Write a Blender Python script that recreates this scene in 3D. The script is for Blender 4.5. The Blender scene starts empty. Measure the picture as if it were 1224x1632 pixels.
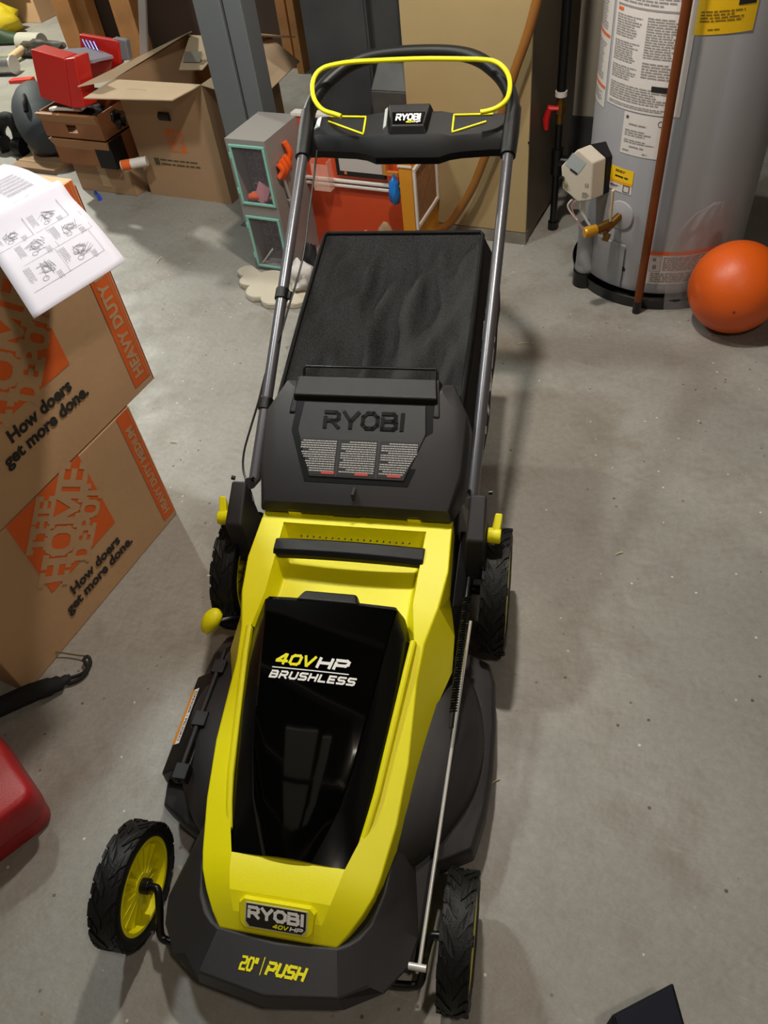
import bpy, bmesh, math, random
from mathutils import Vector, Matrix, noise
from mathutils.bvhtree import BVHTree
PI = math.pi
R = math.radians
random.seed(4)
COL = bpy.context.scene.collection
SC = bpy.context.scene

# ------------------------------------------------------------------ camera
CAMP = Vector((0.37553, -0.31839, 1.54161))
AX, AY, AZ = R(42.5219), R(-8.7138), R(16.5288)
CROT = Matrix.Rotation(AZ, 3, 'Z') @ Matrix.Rotation(AX, 3, 'X') @ Matrix.Rotation(AY, 3, 'Z')
FPX = 1213.69
cd = bpy.data.cameras.new('camera'); cam = bpy.data.objects.new('camera', cd); COL.objects.link(cam)
cam.matrix_world = Matrix.Translation(CAMP) @ CROT.to_4x4()
cd.sensor_fit = 'VERTICAL'; cd.sensor_height = 24.0; cd.lens = 24.0 * FPX / 1632.0
cd.clip_start = 0.02; cd.clip_end = 60
SC.camera = cam

# ------------------------------------------------------------------ world, lamps, exposure
w = bpy.data.worlds.new('world'); SC.world = w; w.use_nodes = True
bg = w.node_tree.nodes['Background']; bg.inputs[0].default_value = (0.9, 0.85, 0.78, 1); bg.inputs[1].default_value = 0.12
SC.view_settings.view_transform = 'Standard'; SC.view_settings.look = 'None'
SC.view_settings.exposure = 1.55; SC.view_settings.gamma = 1.0; SC.view_settings.use_curve_mapping = False
YAW = R(-14.5)
UA = Vector((math.cos(YAW), math.sin(YAW), 0)); VA = Vector((-math.sin(YAW), math.cos(YAW), 0))
def rw(a, b, z=0.0): return UA * a + VA * b + Vector((0, 0, z))      # room frame to world
def lamp(name, loc, power, col, rad):
    l = bpy.data.lights.new(name, 'POINT'); l.energy = power; l.color = col; l.shadow_soft_size = rad
    o = bpy.data.objects.new(name, l); o.location = loc; COL.objects.link(o)
lamp('ceiling_bulb', (0.12, 1.5, 2.3), 38, (1.0, 0.91, 0.80), 0.06)
lamp('ceiling_bulb_far', (-1.02, 1.36, 2.3), 29, (0.90, 1.0, 0.98), 0.10)
lamp('ceiling_bulb_near', (0.8, -0.33, 2.3), 12, (1.0, 0.88, 0.76), 0.06)
lamp('ceiling_bulb_corner', rw(-4.7, 3.6, 2.2), 120, (1.0, 1.0, 0.88), 0.08)

# ------------------------------------------------------------------ geometry of the place
def ray(u, v): return (CROT @ Vector(((u - 612) / FPX, -(v - 816) / FPX, -1))).normalized()
def Zp(u, v, z=0.0):
    d = ray(u, v); return CAMP + d * ((z - CAMP.z) / d.z)
def Xp(u, v, x):
    d = ray(u, v); return CAMP + d * ((x - CAMP.x) / d.x)
def toroom(p): return Vector((p.dot(UA), p.dot(VA), p.z))
def Rp(u, v, z=0.0): return toroom(Zp(u, v, z))
def Bp(u, v, b):
    d = ray(u, v); return toroom(CAMP + d * ((b - CAMP.dot(VA)) / d.dot(VA)))

# ------------------------------------------------------------------ materials
def lin(h):
    h = h.lstrip('#'); o = []
    for i in (0, 2, 4):
        c = int(h[i:i + 2], 16) / 255; o.append(c / 12.92 if c <= .04045 else ((c + .055) / 1.055) ** 2.4)
    return (*o, 1)
MATS = {}
def mat(name, hexc, rough=.5, metal=0, spec=.5, bump=0, bscale=200, var=0, vscale=8, coat=0, alpha=1, trans=0, emit=0):
    if name in MATS: return MATS[name]
    m = bpy.data.materials.new(name); m.use_nodes = True; nt = m.node_tree; b = nt.nodes['Principled BSDF']
    c = lin(hexc); b.inputs['Base Color'].default_value = c
    b.inputs['Specular IOR Level'].default_value = spec; b.inputs['Roughness'].default_value = rough; b.inputs['Metallic'].default_value = metal
    b.inputs['Coat Weight'].default_value = coat; b.inputs['Alpha'].default_value = alpha
    b.inputs['Transmission Weight'].default_value = trans
    if emit: b.inputs['Emission Color'].default_value = c; b.inputs['Emission Strength'].default_value = emit
    tc = nt.nodes.new('ShaderNodeTexCoord')
    if var:
        n = nt.nodes.new('ShaderNodeTexNoise'); n.inputs['Scale'].default_value = vscale; n.inputs['Detail'].default_value = 6
        nt.links.new(tc.outputs['Object'], n.inputs['Vector'])
        r = nt.nodes.new('ShaderNodeValToRGB'); r.color_ramp.elements[0].position = .3; r.color_ramp.elements[1].position = .7
        r.color_ramp.elements[0].color = tuple(x * (1 - var) for x in c[:3]) + (1,); r.color_ramp.elements[1].color = tuple(min(1, x * (1 + var)) for x in c[:3]) + (1,)
        nt.links.new(n.outputs[0], r.inputs[0]); nt.links.new(r.outputs[0], b.inputs['Base Color'])
    if bump:
        n2 = nt.nodes.new('ShaderNodeTexNoise'); n2.inputs['Scale'].default_value = bscale; n2.inputs['Detail'].default_value = 3
        nt.links.new(tc.outputs['Object'], n2.inputs['Vector'])
        bp = nt.nodes.new('ShaderNodeBump'); bp.inputs['Strength'].default_value = bump; bp.inputs['Distance'].default_value = .002
        nt.links.new(n2.outputs[0], bp.inputs['Height']); nt.links.new(bp.outputs[0], b.inputs['Normal'])
    MATS[name] = m; return m
YEL = mat('lime_plastic', '#efe604', .42, bump=.15, bscale=900)
BLK = mat('black_plastic', '#0f0e0f', .38, spec=.3, bump=.3, bscale=1200)
GRP = mat('graphite_plastic', '#292729', .42, spec=.4, bump=.3, bscale=1400)
GLOSS = mat('gloss_black', '#030303', .06, coat=.6)
RUB = mat('rubber', '#121212', .5, spec=.3, bump=.4, bscale=300)
TUBE = mat('grey_tube', '#5d5c60', .33, metal=.55)
ROD = mat('zinc_rod', '#d2d0cb', .32, metal=.35)
STEELB = mat('black_steel', '#0c0c0d', .3)
WHT = mat('white_print', '#eceae6', .5)
YPR = mat('lime_print', '#f0e708', .45)
GPR = mat('grey_print', '#a9a6a3', .6)
REDP = mat('red_print', '#b04038', .6)
CARD = mat('cardboard', '#c09a74', .85, bump=.3, bscale=60, var=.06, vscale=5)
CARDIN = mat('cardboard_inner', '#bda486', .85, bump=.2, bscale=60, var=.05)
ORN = mat('orange_ink', '#dd6222', .8)
INK = mat('dark_ink', '#2a2523', .8)
PAPER = mat('paper', '#bdb8c2', .8)
WOOD = mat('stud_wood', '#9b6a3a', .7, var=.25, vscale=6, bump=.4, bscale=40)
# woven bag fabric
def fabric():
    m = mat('bag_mesh', '#0d0d0d', .6, spec=.15); nt = m.node_tree; b = nt.nodes['Principled BSDF']
    tc = nt.nodes.new('ShaderNodeTexCoord'); wv = nt.nodes.new('ShaderNodeTexVoronoi'); wv.inputs['Scale'].default_value = 420
    nt.links.new(tc.outputs['Object'], wv.inputs['Vector'])
    r = nt.nodes.new('ShaderNodeValToRGB'); r.color_ramp.elements[0].position = .25; r.color_ramp.elements[0].color = (.024, .024, .025, 1)
    r.color_ramp.elements[1].position = .6; r.color_ramp.elements[1].color = (.003, .003, .003, 1)
    nt.links.new(wv.outputs['Distance'], r.inputs[0]); nt.links.new(r.outputs[0], b.inputs['Base Color'])
    bp = nt.nodes.new('ShaderNodeBump'); bp.inputs['Strength'].default_value = .6; bp.inputs['Distance'].default_value = .001
    nt.links.new(wv.outputs['Distance'], bp.inputs['Height']); nt.links.new(bp.outputs[0], b.inputs['Normal'])
    b.inputs['Sheen Weight'].default_value = .06
    return m
FAB = fabric()
def floor_mat():
    m = bpy.data.materials.new('painted_concrete'); m.use_nodes = True; nt = m.node_tree; b = nt.nodes['Principled BSDF']; L = nt.links
    N = nt.nodes.new; tc = N('ShaderNodeTexCoord')
    def noi(s, d=6, r=.6):
        n = N('ShaderNodeTexNoise'); n.inputs['Scale'].default_value = s; n.inputs['Detail'].default_value = d; n.inputs['Roughness'].default_value = r
        L.new(tc.outputs['Object'], n.inputs['Vector']); return n
    def ramp(src, p0, c0, p1, c1):
        r = N('ShaderNodeValToRGB'); r.color_ramp.elements[0].position = p0; r.color_ramp.elements[0].color = c0
        r.color_ramp.elements[1].position = p1; r.color_ramp.elements[1].color = c1; L.new(src, r.inputs[0]); return r
    def mix(f, a, c, fac=None):
        x = N('ShaderNodeMix'); x.data_type = 'RGBA'
        if f is not None: L.new(f, x.inputs[0])
        else: x.inputs[0].default_value = fac
        L.new(a, x.inputs[6]);
        if isinstance(c, tuple): x.inputs[7].default_value = c
        else: L.new(c, x.inputs[7])
        return x
    base = ramp(noi(1.7).outputs[0], .3, lin('#8d8a83'), .7, lin('#a09d96'))
    fine = ramp(noi(60, 8, .8).outputs[0], .35, (.72, .71, .7, 1), .65, (1.1, 1.1, 1.1, 1))
    mm = N('ShaderNodeMix'); mm.data_type = 'RGBA'; mm.blend_type = 'MULTIPLY'; mm.inputs[0].default_value = .6
    L.new(base.outputs[0], mm.inputs[6]); L.new(fine.outputs[0], mm.inputs[7])
    st = ramp(noi(3.8, 9, .78).outputs[0], .50, (0, 0, 0, 1), .68, (.62, .62, .62, 1))
    a = mix(st.outputs[0], mm.outputs[2], lin('#766a5c'))
    # pale scuffs and dark grit
    v = N('ShaderNodeTexVoronoi'); v.inputs['Scale'].default_value = 26; v.inputs['Randomness'].default_value = 1; L.new(tc.outputs['Object'], v.inputs['Vector'])
    sp = ramp(v.outputs['Distance'], .07, (1, 1, 1, 1), .11, (0, 0, 0, 1))
    msk = ramp(noi(7, 2).outputs[0], .5, (0, 0, 0, 1), .58, (1, 1, 1, 1))
    mu = N('ShaderNodeMath'); mu.operation = 'MULTIPLY'; L.new(sp.outputs[0], mu.inputs[0]); L.new(msk.outputs[0], mu.inputs[1])
    c2 = mix(mu.outputs[0], a.outputs[2], lin('#5a4c40'))
    v2 = N('ShaderNodeTexVoronoi'); v2.inputs['Scale'].default_value = 17; L.new(tc.outputs['Object'], v2.inputs['Vector'])
    sp2 = ramp(v2.outputs['Distance'], .04, (.85, .85, .85, 1), .06, (0, 0, 0, 1))
    c3 = mix(sp2.outputs[0], c2.outputs[2], lin('#d8d4cc'))
    mp = N('ShaderNodeMapping'); mp.inputs['Scale'].default_value = (2.2, 14, 1); mp.inputs['Rotation'].default_value = (0, 0, .5); L.new(tc.outputs['Object'], mp.inputs['Vector'])
    sc = N('ShaderNodeTexNoise'); sc.inputs['Scale'].default_value = 2.4; sc.inputs['Detail'].default_value = 10; sc.inputs['Roughness'].default_value = .7; L.new(mp.outputs[0], sc.inputs['Vector'])
    scr = ramp(sc.outputs[0], .62, (0, 0, 0, 1), .74, (.5, .5, .5, 1)); c4 = mix(scr.outputs[0], c3.outputs[2], lin('#b8b4aa'))
    L.new(c4.outputs[2], b.inputs['Base Color'])
    rr = ramp(noi(9, 5).outputs[0], .3, (.38, .38, .38, 1), .7, (.62, .62, .62, 1)); L.new(rr.outputs[0], b.inputs['Roughness'])
    bp = N('ShaderNodeBump'); bp.inputs['Strength'].default_value = .35; bp.inputs['Distance'].default_value = .003
    L.new(noi(35, 8, .7).outputs[0], bp.inputs['Height']); L.new(bp.outputs[0], b.inputs['Normal'])
    return m
# ------------------------------------------------------------------ mesh helpers
def finish(bm, name, material, parent=None, loc=None, rotz=0, smooth=True, angle=32, bevel=0, bseg=2, origin=None):
    bmesh.ops.remove_doubles(bm, verts=bm.verts, dist=1e-5) if smooth == 'weld' else None
    bmesh.ops.recalc_face_normals(bm, faces=bm.faces)
    ca = R(angle)
    for f in bm.faces: f.smooth = bool(smooth)
    for e in bm.edges:
        if len(e.link_faces) == 2 and e.calc_face_angle(0) > ca: e.smooth = False
    me = bpy.data.meshes.new(name); bm.to_mesh(me); bm.free(); me.materials.append(material)
    o = bpy.data.objects.new(name, me); COL.objects.link(o)
    if parent is not None: o.parent = parent
    if loc is not None: o.location = loc
    o.rotation_euler.z = rotz
    if bevel:
        md = o.modifiers.new('bevel', 'BEVEL'); md.width = bevel; md.segments = bseg; md.limit_method = 'ANGLE'; md.angle_limit = R(35); md.harden_normals = True
    return o
def thing(name, label, cat, loc=(0, 0, 0), rotz=0, group=None):
    o = bpy.data.objects.new(name, None); COL.objects.link(o); o.empty_display_size = .05
    o.location = loc; o.rotation_euler.z = rotz; o['label'] = label; o['category'] = cat
    if group: o['group'] = group
    return o
def tag(o, label, cat, group=None, kind=None):
    o['label'] = label; o['category'] = cat
    if group: o['group'] = group
    if kind: o['kind'] = kind
    return o
def hexa(bm, p):   # p: 4 bottom, 4 top
    v = [bm.verts.new(Vector(q)) for q in p]
    for f in ((3, 2, 1, 0), (4, 5, 6, 7), (0, 1, 5, 4), (1, 2, 6, 5), (2, 3, 7, 6), (3, 0, 4, 7)): bm.faces.new([v[i] for i in f])
def box(bm, x0, x1, y0, y1, z0, z1, M=None):
    p = [Vector(q) for q in ((x0, y0, z0), (x1, y0, z0), (x1, y1, z0), (x0, y1, z0), (x0, y0, z1), (x1, y0, z1), (x1, y1, z1), (x0, y1, z1))]
    if M is not None: p = [M @ q for q in p]
    hexa(bm, p)
def ring_frame(pts, i, closed):
    n = len(pts)
    if closed: d = (pts[(i + 1) % n] - pts[i - 1])
    else: d = pts[min(i + 1, n - 1)] - pts[max(i - 1, 0)]
    return d.normalized()
def tube(bm, pts, r, seg=12, closed=False, flat=1.0, up=None):
    pts = [Vector(p) for p in pts]; n = len(pts); rings = []
    d0 = ring_frame(pts, 0, closed); ref = Vector(up) if up else (Vector((0, 0, 1)) if abs(d0.z) < .9 else Vector((1, 0, 0)))
    nrm = (ref - d0 * ref.dot(d0)).normalized(); pd = d0
    for i in range(n):
        d = ring_frame(pts, i, closed); q = pd.rotation_difference(d); nrm = (q @ nrm); nrm = (nrm - d * nrm.dot(d)).normalized(); bi = d.cross(nrm); pd = d
        rr = r[i] if isinstance(r, (list, tuple)) else r
        rings.append([bm.verts.new(pts[i] + nrm * rr * math.cos(2 * PI * k / seg) * flat + bi * rr * math.sin(2 * PI * k / seg)) for k in range(seg)])
    for i in range(n if closed else n - 1):
        A, B = rings[i], rings[(i + 1) % n]
        for k in range(seg): bm.faces.new((A[k], A[(k + 1) % seg], B[(k + 1) % seg], B[k]))
    if not closed: bm.faces.new(rings[0]); bm.faces.new(rings[-1])
def spline(pts, n=8, closed=False):
    P = [Vector(p) for p in pts]; m = len(P); out = []
    for i in range(m if closed else m - 1):
        g = lambda k: P[k % m] if closed else P[max(0, min(m - 1, k))]
        a, b, c, d = g(i - 1), g(i), g(i + 1), g(i + 2)
        for j in range(n):
            t = j / n; out.append(.5 * (2 * b + (c - a) * t + (2 * a - 5 * b + 4 * c - d) * t * t + (3 * b - a - 3 * c + d) * t ** 3))
    if not closed: out.append(P[-1])
    return out
def lathe(bm, prof, seg=48, M=None, a0=0, a1=2 * PI, cap=True):   # prof: (r,z)
    full = abs(a1 - a0 - 2 * PI) < 1e-6; rings = []
    n = seg if full else seg + 1
    for r, z in prof:
        rings.append([bm.verts.new((M @ Vector(p)) if M is not None else Vector(p)) for p in
                      [(r * math.cos(a0 + (a1 - a0) * k / seg), r * math.sin(a0 + (a1 - a0) * k / seg), z) for k in range(n)]])
    for A, B in zip(rings, rings[1:]):
        for k in range(n if full else n - 1): bm.faces.new((A[k], A[(k + 1) % n], B[(k + 1) % n], B[k]))
    if cap and full:
        for rg, (r, z) in ((rings[0], prof[0]), (rings[-1], prof[-1])):
            if r > 1e-4: bm.faces.new(rg)
def loft(bm, secs, closed=True, caps=True):
    rs = [[bm.verts.new(Vector(p)) for p in s] for s in secs]; n = len(secs[0])
    for A, B in zip(rs, rs[1:]):
        for k in range(n if closed else n - 1): bm.faces.new((A[k], A[(k + 1) % n], B[(k + 1) % n], B[k]))
    if caps and closed: bm.faces.new(rs[0]); bm.faces.new(rs[-1])
    return rs
def prism(bm, poly, f0, f1):    # poly list of 2D, f0/f1 map to 3D
    a = [bm.verts.new(f0(*p)) for p in poly]; b = [bm.verts.new(f1(*p)) for p in poly]; n = len(poly)
    bm.faces.new(a); bm.faces.new(b)
    for k in range(n): bm.faces.new((a[k], a[(k + 1) % n], b[(k + 1) % n], b[k]))
def face(bm, pts): return bm.faces.new([bm.verts.new(Vector(p)) for p in pts])
def frame_fn(o, ux, uy, off=0):
    o = Vector(o); ux = Vector(ux).normalized(); uy = Vector(uy); uy = (uy - ux * uy.dot(ux)).normalized(); n = ux.cross(uy)
    return lambda x, y, h=0: o + ux * x + uy * y + n * (off + h)
# ------------------------------------------------------------------ lettering
G = {
 'R': (1, [[(0, 0), (0, .62)], [(0, 1), (.78, 1), (.95, .86), (.95, .6), (.78, .44), (.2, .44)], [(.5, .44), (.98, 0)]]),
 'Y': (1, [[(0, 1), (.5, .42), (1, 1)], [(.5, .42), (.5, 0)]]),
 'O': (1.05, [[(.3, 0), (.75, 0), (1.05, .25), (1.05, .75), (.75, 1), (.3, 1), (0, .75), (0, .25), (.3, 0)]]),
 '0': (.95, [[(.2, 0), (.75, 0), (.95, .18), (.95, .82), (.75, 1), (.2, 1), (0, .82), (0, .18), (.2, 0)]]),
 'B': (.97, [[(0, 1), (.75, 1), (.9, .88), (.9, .65), (.75, .52), (.2, .52)], [(.75, .52), (.97, .4), (.97, .12), (.8, 0), (0, 0), (0, .66)]]),
 'I': (.1, [[(.05, 0), (.05, 1)]]),
 '4': (1, [[(.75, 0), (.75, 1), (.62, 1), (0, .35), (0, .27), (1, .27)]]),
 'V': (1, [[(0, 1), (.42, 0), (.5, 0), (1, 1)]]),
 'H': (1, [[(0, 0), (0, 1)], [(1, 0), (1, 1)], [(0, .5), (1, .5)]]),
 'P': (1, [[(0, 0), (0, .62)], [(0, 1), (.82, 1), (1, .86), (1, .58), (.82, .4), (.2, .4)]]),
 'U': (.95, [[(0, 1), (0, .18), (.18, 0), (.77, 0), (.95, .18), (.95, 1)]]),
 'S': (.95, [[(.95, 1), (.15, 1), (0, .88), (0, .64), (.15, .5), (.8, .5), (.95, .38), (.95, .12), (.8, 0), (0, 0)]]),
 'L': (.85, [[(0, 1), (0, 0), (.85, 0)]]),
 'E': (.85, [[(.85, 1), (0, 1), (0, 0), (.85, 0)], [(0, .5), (.75, .5)]]),
 '2': (.95, [[(0, 1), (.8, 1), (.95, .86), (.95, .62), (.8, .5), (.15, .5), (0, .38), (0, 0), (.95, 0)]]),
 '"': (.3, [[(0, 1), (0, .7)], [(.3, 1), (.3, .7)]]), '|': (.1, [[(.05, -.12), (.05, 1.12)]]), ' ': (.3, []), '-': (.5, [[(0, .5), (.5, .5)]]),
 'T': (.9, [[(0, .84), (0, 1), (.9, 1), (.9, .84)], [(.45, 1), (.45, .54)], [(.45, .44), (.45, 0)], [(.22, 0), (.68, 0)]]),
 'h': (1, [[(.15, 0), (.15, .45)], [(.15, .56), (.15, 1)], [(.85, 0), (.85, .45)], [(.85, .56), (.85, 1)], [(-.02, 1), (.32, 1)], [(-.02, 0), (.32, 0)], [(.68, 1), (1.02, 1)], [(.68, 0), (1.02, 0)], [(.15, .5), (.85, .5)]]),
 'e': (.85, [[(.15, 0), (.15, .45)], [(.15, .55), (.15, 1)], [(0, 1), (.82, 1), (.82, .8)], [(0, 0), (.85, 0), (.85, .22)], [(.15, .5), (.6, .5)]]),
 'o': (1, [[(.45, 0), (.2, .05), (.05, .3), (.05, .7), (.2, .95), (.45, 1)], [(.55, 0), (.8, .05), (.95, .3), (.95, .7), (.8, .95), (.55, 1)]]),
 'm': (1.3, [[(.15, 0), (.15, 1)], [(.15, 1), (.65, .1), (1.15, 1)], [(1.15, 1), (1.15, 0)], [(-.02, 0), (.32, 0)], [(.98, 0), (1.32, 0)], [(-.02, 1), (.2, 1)], [(1.1, 1), (1.32, 1)]]),
 'd': (.95, [[(.15, 0), (.15, 1)], [(0, 1), (.45, 1)], [(0, 0), (.45, 0)], [(.55, 1), (.8, .92), (.95, .7), (.95, .3), (.8, .08), (.55, 0)]]),
 'p': (.85, [[(.15, 0), (.15, 1)], [(0, 1), (.45, 1)], [(.5, 1), (.8, .93), (.85, .75), (.8, .55), (.5, .47), (.2, .47)], [(0, 0), (.35, 0)]]),
}
def strokes(bm, text, fn, h, w, t, slant=0, gap=.38, x0=0, y0=0, thick=0):
    x = x0; cnt = [0]
    def rib(a, b):
        cnt[0] += 1; ho = cnt[0] * 1.2e-5
        d = Vector((b[0] - a[0], b[1] - a[1])); L = d.length
        if L < 1e-9: return
        d /= L; n = Vector((-d.y, d.x)) * t / 2; a2 = Vector(a) - d * t * .45; b2 = Vector(b) + d * t * .45
        k = max(1, int(L / (h * .6)))
        for i in range(k):
            p = a2.lerp(b2, i / k); q = a2.lerp(b2, (i + 1) / k); cs = (p - n, q - n, q + n, p + n)
            if thick:
                hexa(bm, [fn(c.x, c.y, 0) for c in cs] + [fn(c.x, c.y, thick) for c in cs])
            else: face(bm, [fn(c.x, c.y, ho) for c in cs])
    for ch in text:
        gw, ss = G[ch]
        for s in ss:
            pts = [(x + px * w + slant * py * h, y0 + py * h) for px, py in s]
            for a, b in zip(pts, pts[1:]): rib(a, b)
        x += gw * w + gap * w
    return x - gap * w - x0
def swidth(text, w, gap=.38): return sum(G[c][0] * w + gap * w for c in text) - gap * w
def words(bm, text, fn, size, bold=0, align='LEFT', fit=0):
    cu = bpy.data.curves.new('lettering', 'FONT'); cu.body = text; cu.size = size; cu.offset = bold; cu.align_x = align; cu.resolution_u = 3; cu.fill_mode = 'FRONT'
    o = bpy.data.objects.new('lettering', cu); COL.objects.link(o); dg = bpy.context.evaluated_depsgraph_get(); dg.update()
    me = bpy.data.meshes.new_from_object(o.evaluated_get(dg))
    if fit:
        xs = [v.co.x for v in me.vertices]; kf = fit / (max(xs) - min(xs))
        for v in me.vertices: v.co *= kf
    vs = [bm.verts.new(fn(v.co.x, v.co.y)) for v in me.vertices]
    for p in me.polygons:
        try: bm.faces.new([vs[i] for i in p.vertices])
        except ValueError: pass
    bpy.data.objects.remove(o); bpy.data.curves.remove(cu); bpy.data.meshes.remove(me)
def scribble(bm, fn, x0, y0, w_, h_, rows, rnd, fill=.55, ragged=.3):   # print too small to read
    rh = h_ / rows
    for r_ in range(rows):
        x = x0; end = x0 + w_ * (1 - ragged * rnd.random())
        while x < end:
            l = rh * (1 + 3 * rnd.random()); e = min(end, x + l); y = y0 + h_ - (r_ + .5) * rh
            k = max(1, int((e - x) / .02))
            for i in range(k):
                a, b = x + (e - x) * i / k, x + (e - x) * (i + 1) / k
                face(bm, [fn(a, y - rh * fill / 2), fn(b, y - rh * fill / 2), fn(b, y + rh * fill / 2), fn(a, y + rh * fill / 2)])
            x = e + rh * .45
def rect(bm, fn, x0, y0, x1, y1, nx=1):
    for i in range(nx):
        a, b = x0 + (x1 - x0) * i / nx, x0 + (x1 - x0) * (i + 1) / nx
        face(bm, [fn(a, y0), fn(b, y0), fn(b, y1), fn(a, y1)])
def rframe(bm, fn, x0, y0, x1, y1, t, nx=1):
    rect(bm, fn, x0, y0, x1, y0 + t, nx); rect(bm, fn, x0, y1 - t, x1, y1, nx); rect(bm, fn, x0, y0, x0 + t, y1); rect(bm, fn, x1 - t, y0, x1, y1)
NB = bmesh.new

# ================================================================== the setting
def struct(name, bm, m, **k):
    o = finish(bm, name, m, **k); o['kind'] = 'structure'; return o
bm = NB(); box(bm, -8.5, 3.2, -2.6, 8, -.12, 0); struct('floor', bm, floor_mat(), loc=(0, 0, 0), rotz=YAW)
SHADEW = mat('shaded_brown_wall', '#3b2a20', .9, var=.15, vscale=3, bump=.4, bscale=20)  # brown darkened to hold the shadow behind the studs
PALEW = mat('pale_wall', '#8a8174', .9, var=.08, vscale=2)
CEIL = mat('ceiling_boards', '#2e2a26', .9, var=.2, vscale=3)
bm = NB(); box(bm, -4.15, 3.2, 4.25, 4.37, 0, 2.5); struct('wall_back', bm, SHADEW, rotz=YAW)
bm = NB(); box(bm, -8.5, -4.15, 7.9, 8, 0, 2.5); struct('wall_far', bm, PALEW, rotz=YAW)
bm = NB(); box(bm, -8.6, -8.5, -2.6, 8, 0, 2.5); struct('wall_left', bm, PALEW, rotz=YAW)
bm = NB(); box(bm, 3.2, 3.3, -2.6, 8, 0, 2.5); struct('wall_right', bm, PALEW, rotz=YAW)
bm = NB(); box(bm, -8.5, 3.2, -2.7, -2.6, 0, 2.5); struct('wall_front', bm, PALEW, rotz=YAW)
bm = NB(); box(bm, -8.5, 3.2, -2.6, 8, 2.52, 2.6); struct('ceiling', bm, CEIL, rotz=YAW)
for i in range(12):
    bm = NB(); y = -2.2 + i * .52; box(bm, -4.1, 3.2, y, y + .045, 2.38, 2.52)
    o = struct('trim_%d' % (i + 1), bm, mat('joist_wood', '#4a443c', .8), rotz=YAW)
# studs on the shaded wall
def stud(u0, u1, b, label, grp=True, wd=.05):
    p = Bp(u0, 0, b); q = Bp(u1, 0, b)
    bm = NB(); wdt = q.x - p.x; box(bm, -wdt / 2, wdt / 2, 0, .09, 0, 2.38)
    o = finish(bm, 'wall_stud', WOOD, loc=rw((p.x + q.x) / 2, b, 0), rotz=YAW, bevel=.003); tag(o, label, 'stud')
stud(80, 108, 4.05, 'wide wooden stud at the left end of the shaded wall, behind the red case')
stud(109, 133, 4.1, 'wooden stud nailed beside the leftmost stud, second from the left')
stud(173, 205, 4.1, 'wooden stud just left of the white pole, behind the open box')
stud(437, 452, 4.1, 'narrow wooden stud between the grey post and the dark duct', wd=.04)
stud(455, 466, 4.02, 'thin dark wooden stud hard against the dark duct')

# ================================================================== lawn mower (front axle at y = 0)
mow = thing('lawn_mower', 'lime and black push lawn mower with folding grey handle, standing on the concrete floor', 'lawn mower', (0, 0, 0))
def P(name, bm, m, parent=mow, label=None, **k):
    o = finish(bm, name, m, parent, **k)
    if label: o['label'] = label
    return o
def mir(pts): return [(-x, y, z) for x, y, z in pts]
# ---- deck: skirt plate, round dome
sk = [(.20, .60), (.258, .565), (.303, .545), (.319, .50), (.327, .40), (.329, .306), (.322, .22), (.307, .152), (.25, .12), (.2, .10)]
skirt = sk + [(-x, y) for x, y in reversed(sk)]
bm = NB()
prof = [(1.0, .03), (1.0, .082), (.985, .092), (.8, .115)]
secs = []
for s, z in prof:
    secs.append([(x * s, .33 + (y - .33) * s, z) for x, y in skirt])
loft(bm, secs); P('deck_skirt', bm, GRP, bevel=.004)
bm = NB(); lathe(bm, [(.31, .08), (.308, .115), (.298, .135), (.28, .155), (.25, .172), (.2, .185), (.1, .19)], 72, Matrix.Translation((0, .335, 0)))
deck = P('deck', bm, GRP, angle=50)
# rear deck body between the rear wheels
bm = NB(); hexa(bm, [(-.235, .45, .05), (.235, .45, .05), (.235, .86, .07), (-.235, .86, .07), (-.225, .5, .2), (.225, .5, .2), (.215, .84, .30), (-.215, .84, .30)])
P('rear_housing', bm, BLK, bevel=.012)
# ---- hood (black nose)
def nose(r):
    h = [(.205, .17, 0), (.235, .09, 0), (.243, .02, 0), (.225, -.04, 0), (.185, -.085, 0), (.125, -.125, 0), (.06, -.14, 0)]
    return h
B1 = [(.205, .17, .10), (.207, .11, .10), (.219, .05, .10), (.230, -.008, .10), (.220, -.052, .10), (.186, -.096, .10), (.126, -.129, .102), (0, -.147, .104)]
B0 = [(x * .955, y + (.012 if y < 0 else 0), .045) for x, y, z in B1]
B2 = [(.186, .17, .14), (.190, .11, .140), (.199, .05, .128), (.204, -.005, .118), (.192, -.050, .112), (.158, -.092, .114), (.1185, -.121, .140), (0, -.137, .143)]
B3 = [(.172, .17, .16), (.172, .11, .155), (.167, .04, .151), (.153, -.01, .147), (.137, -.034, .146), (.120, -.047, .148), (.104, -.054, .150), (0, -.062, .1535)]
B4 = [(.15, .17, .14), (.15, .11, .13), (.14, .05, .13), (.13, .01, .13), (.11, -.01, .13), (.10, -.02, .13), (.09, -.03, .13), (0, -.04, .13)]
bm = NB(); loft(bm, [s + mir(s[:-1])[::-1] for s in (B0, B1, B2, B3, B4)], closed=True)
P('front_hood', bm, GRP, bevel=.0035, bseg=3, angle=20)
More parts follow.
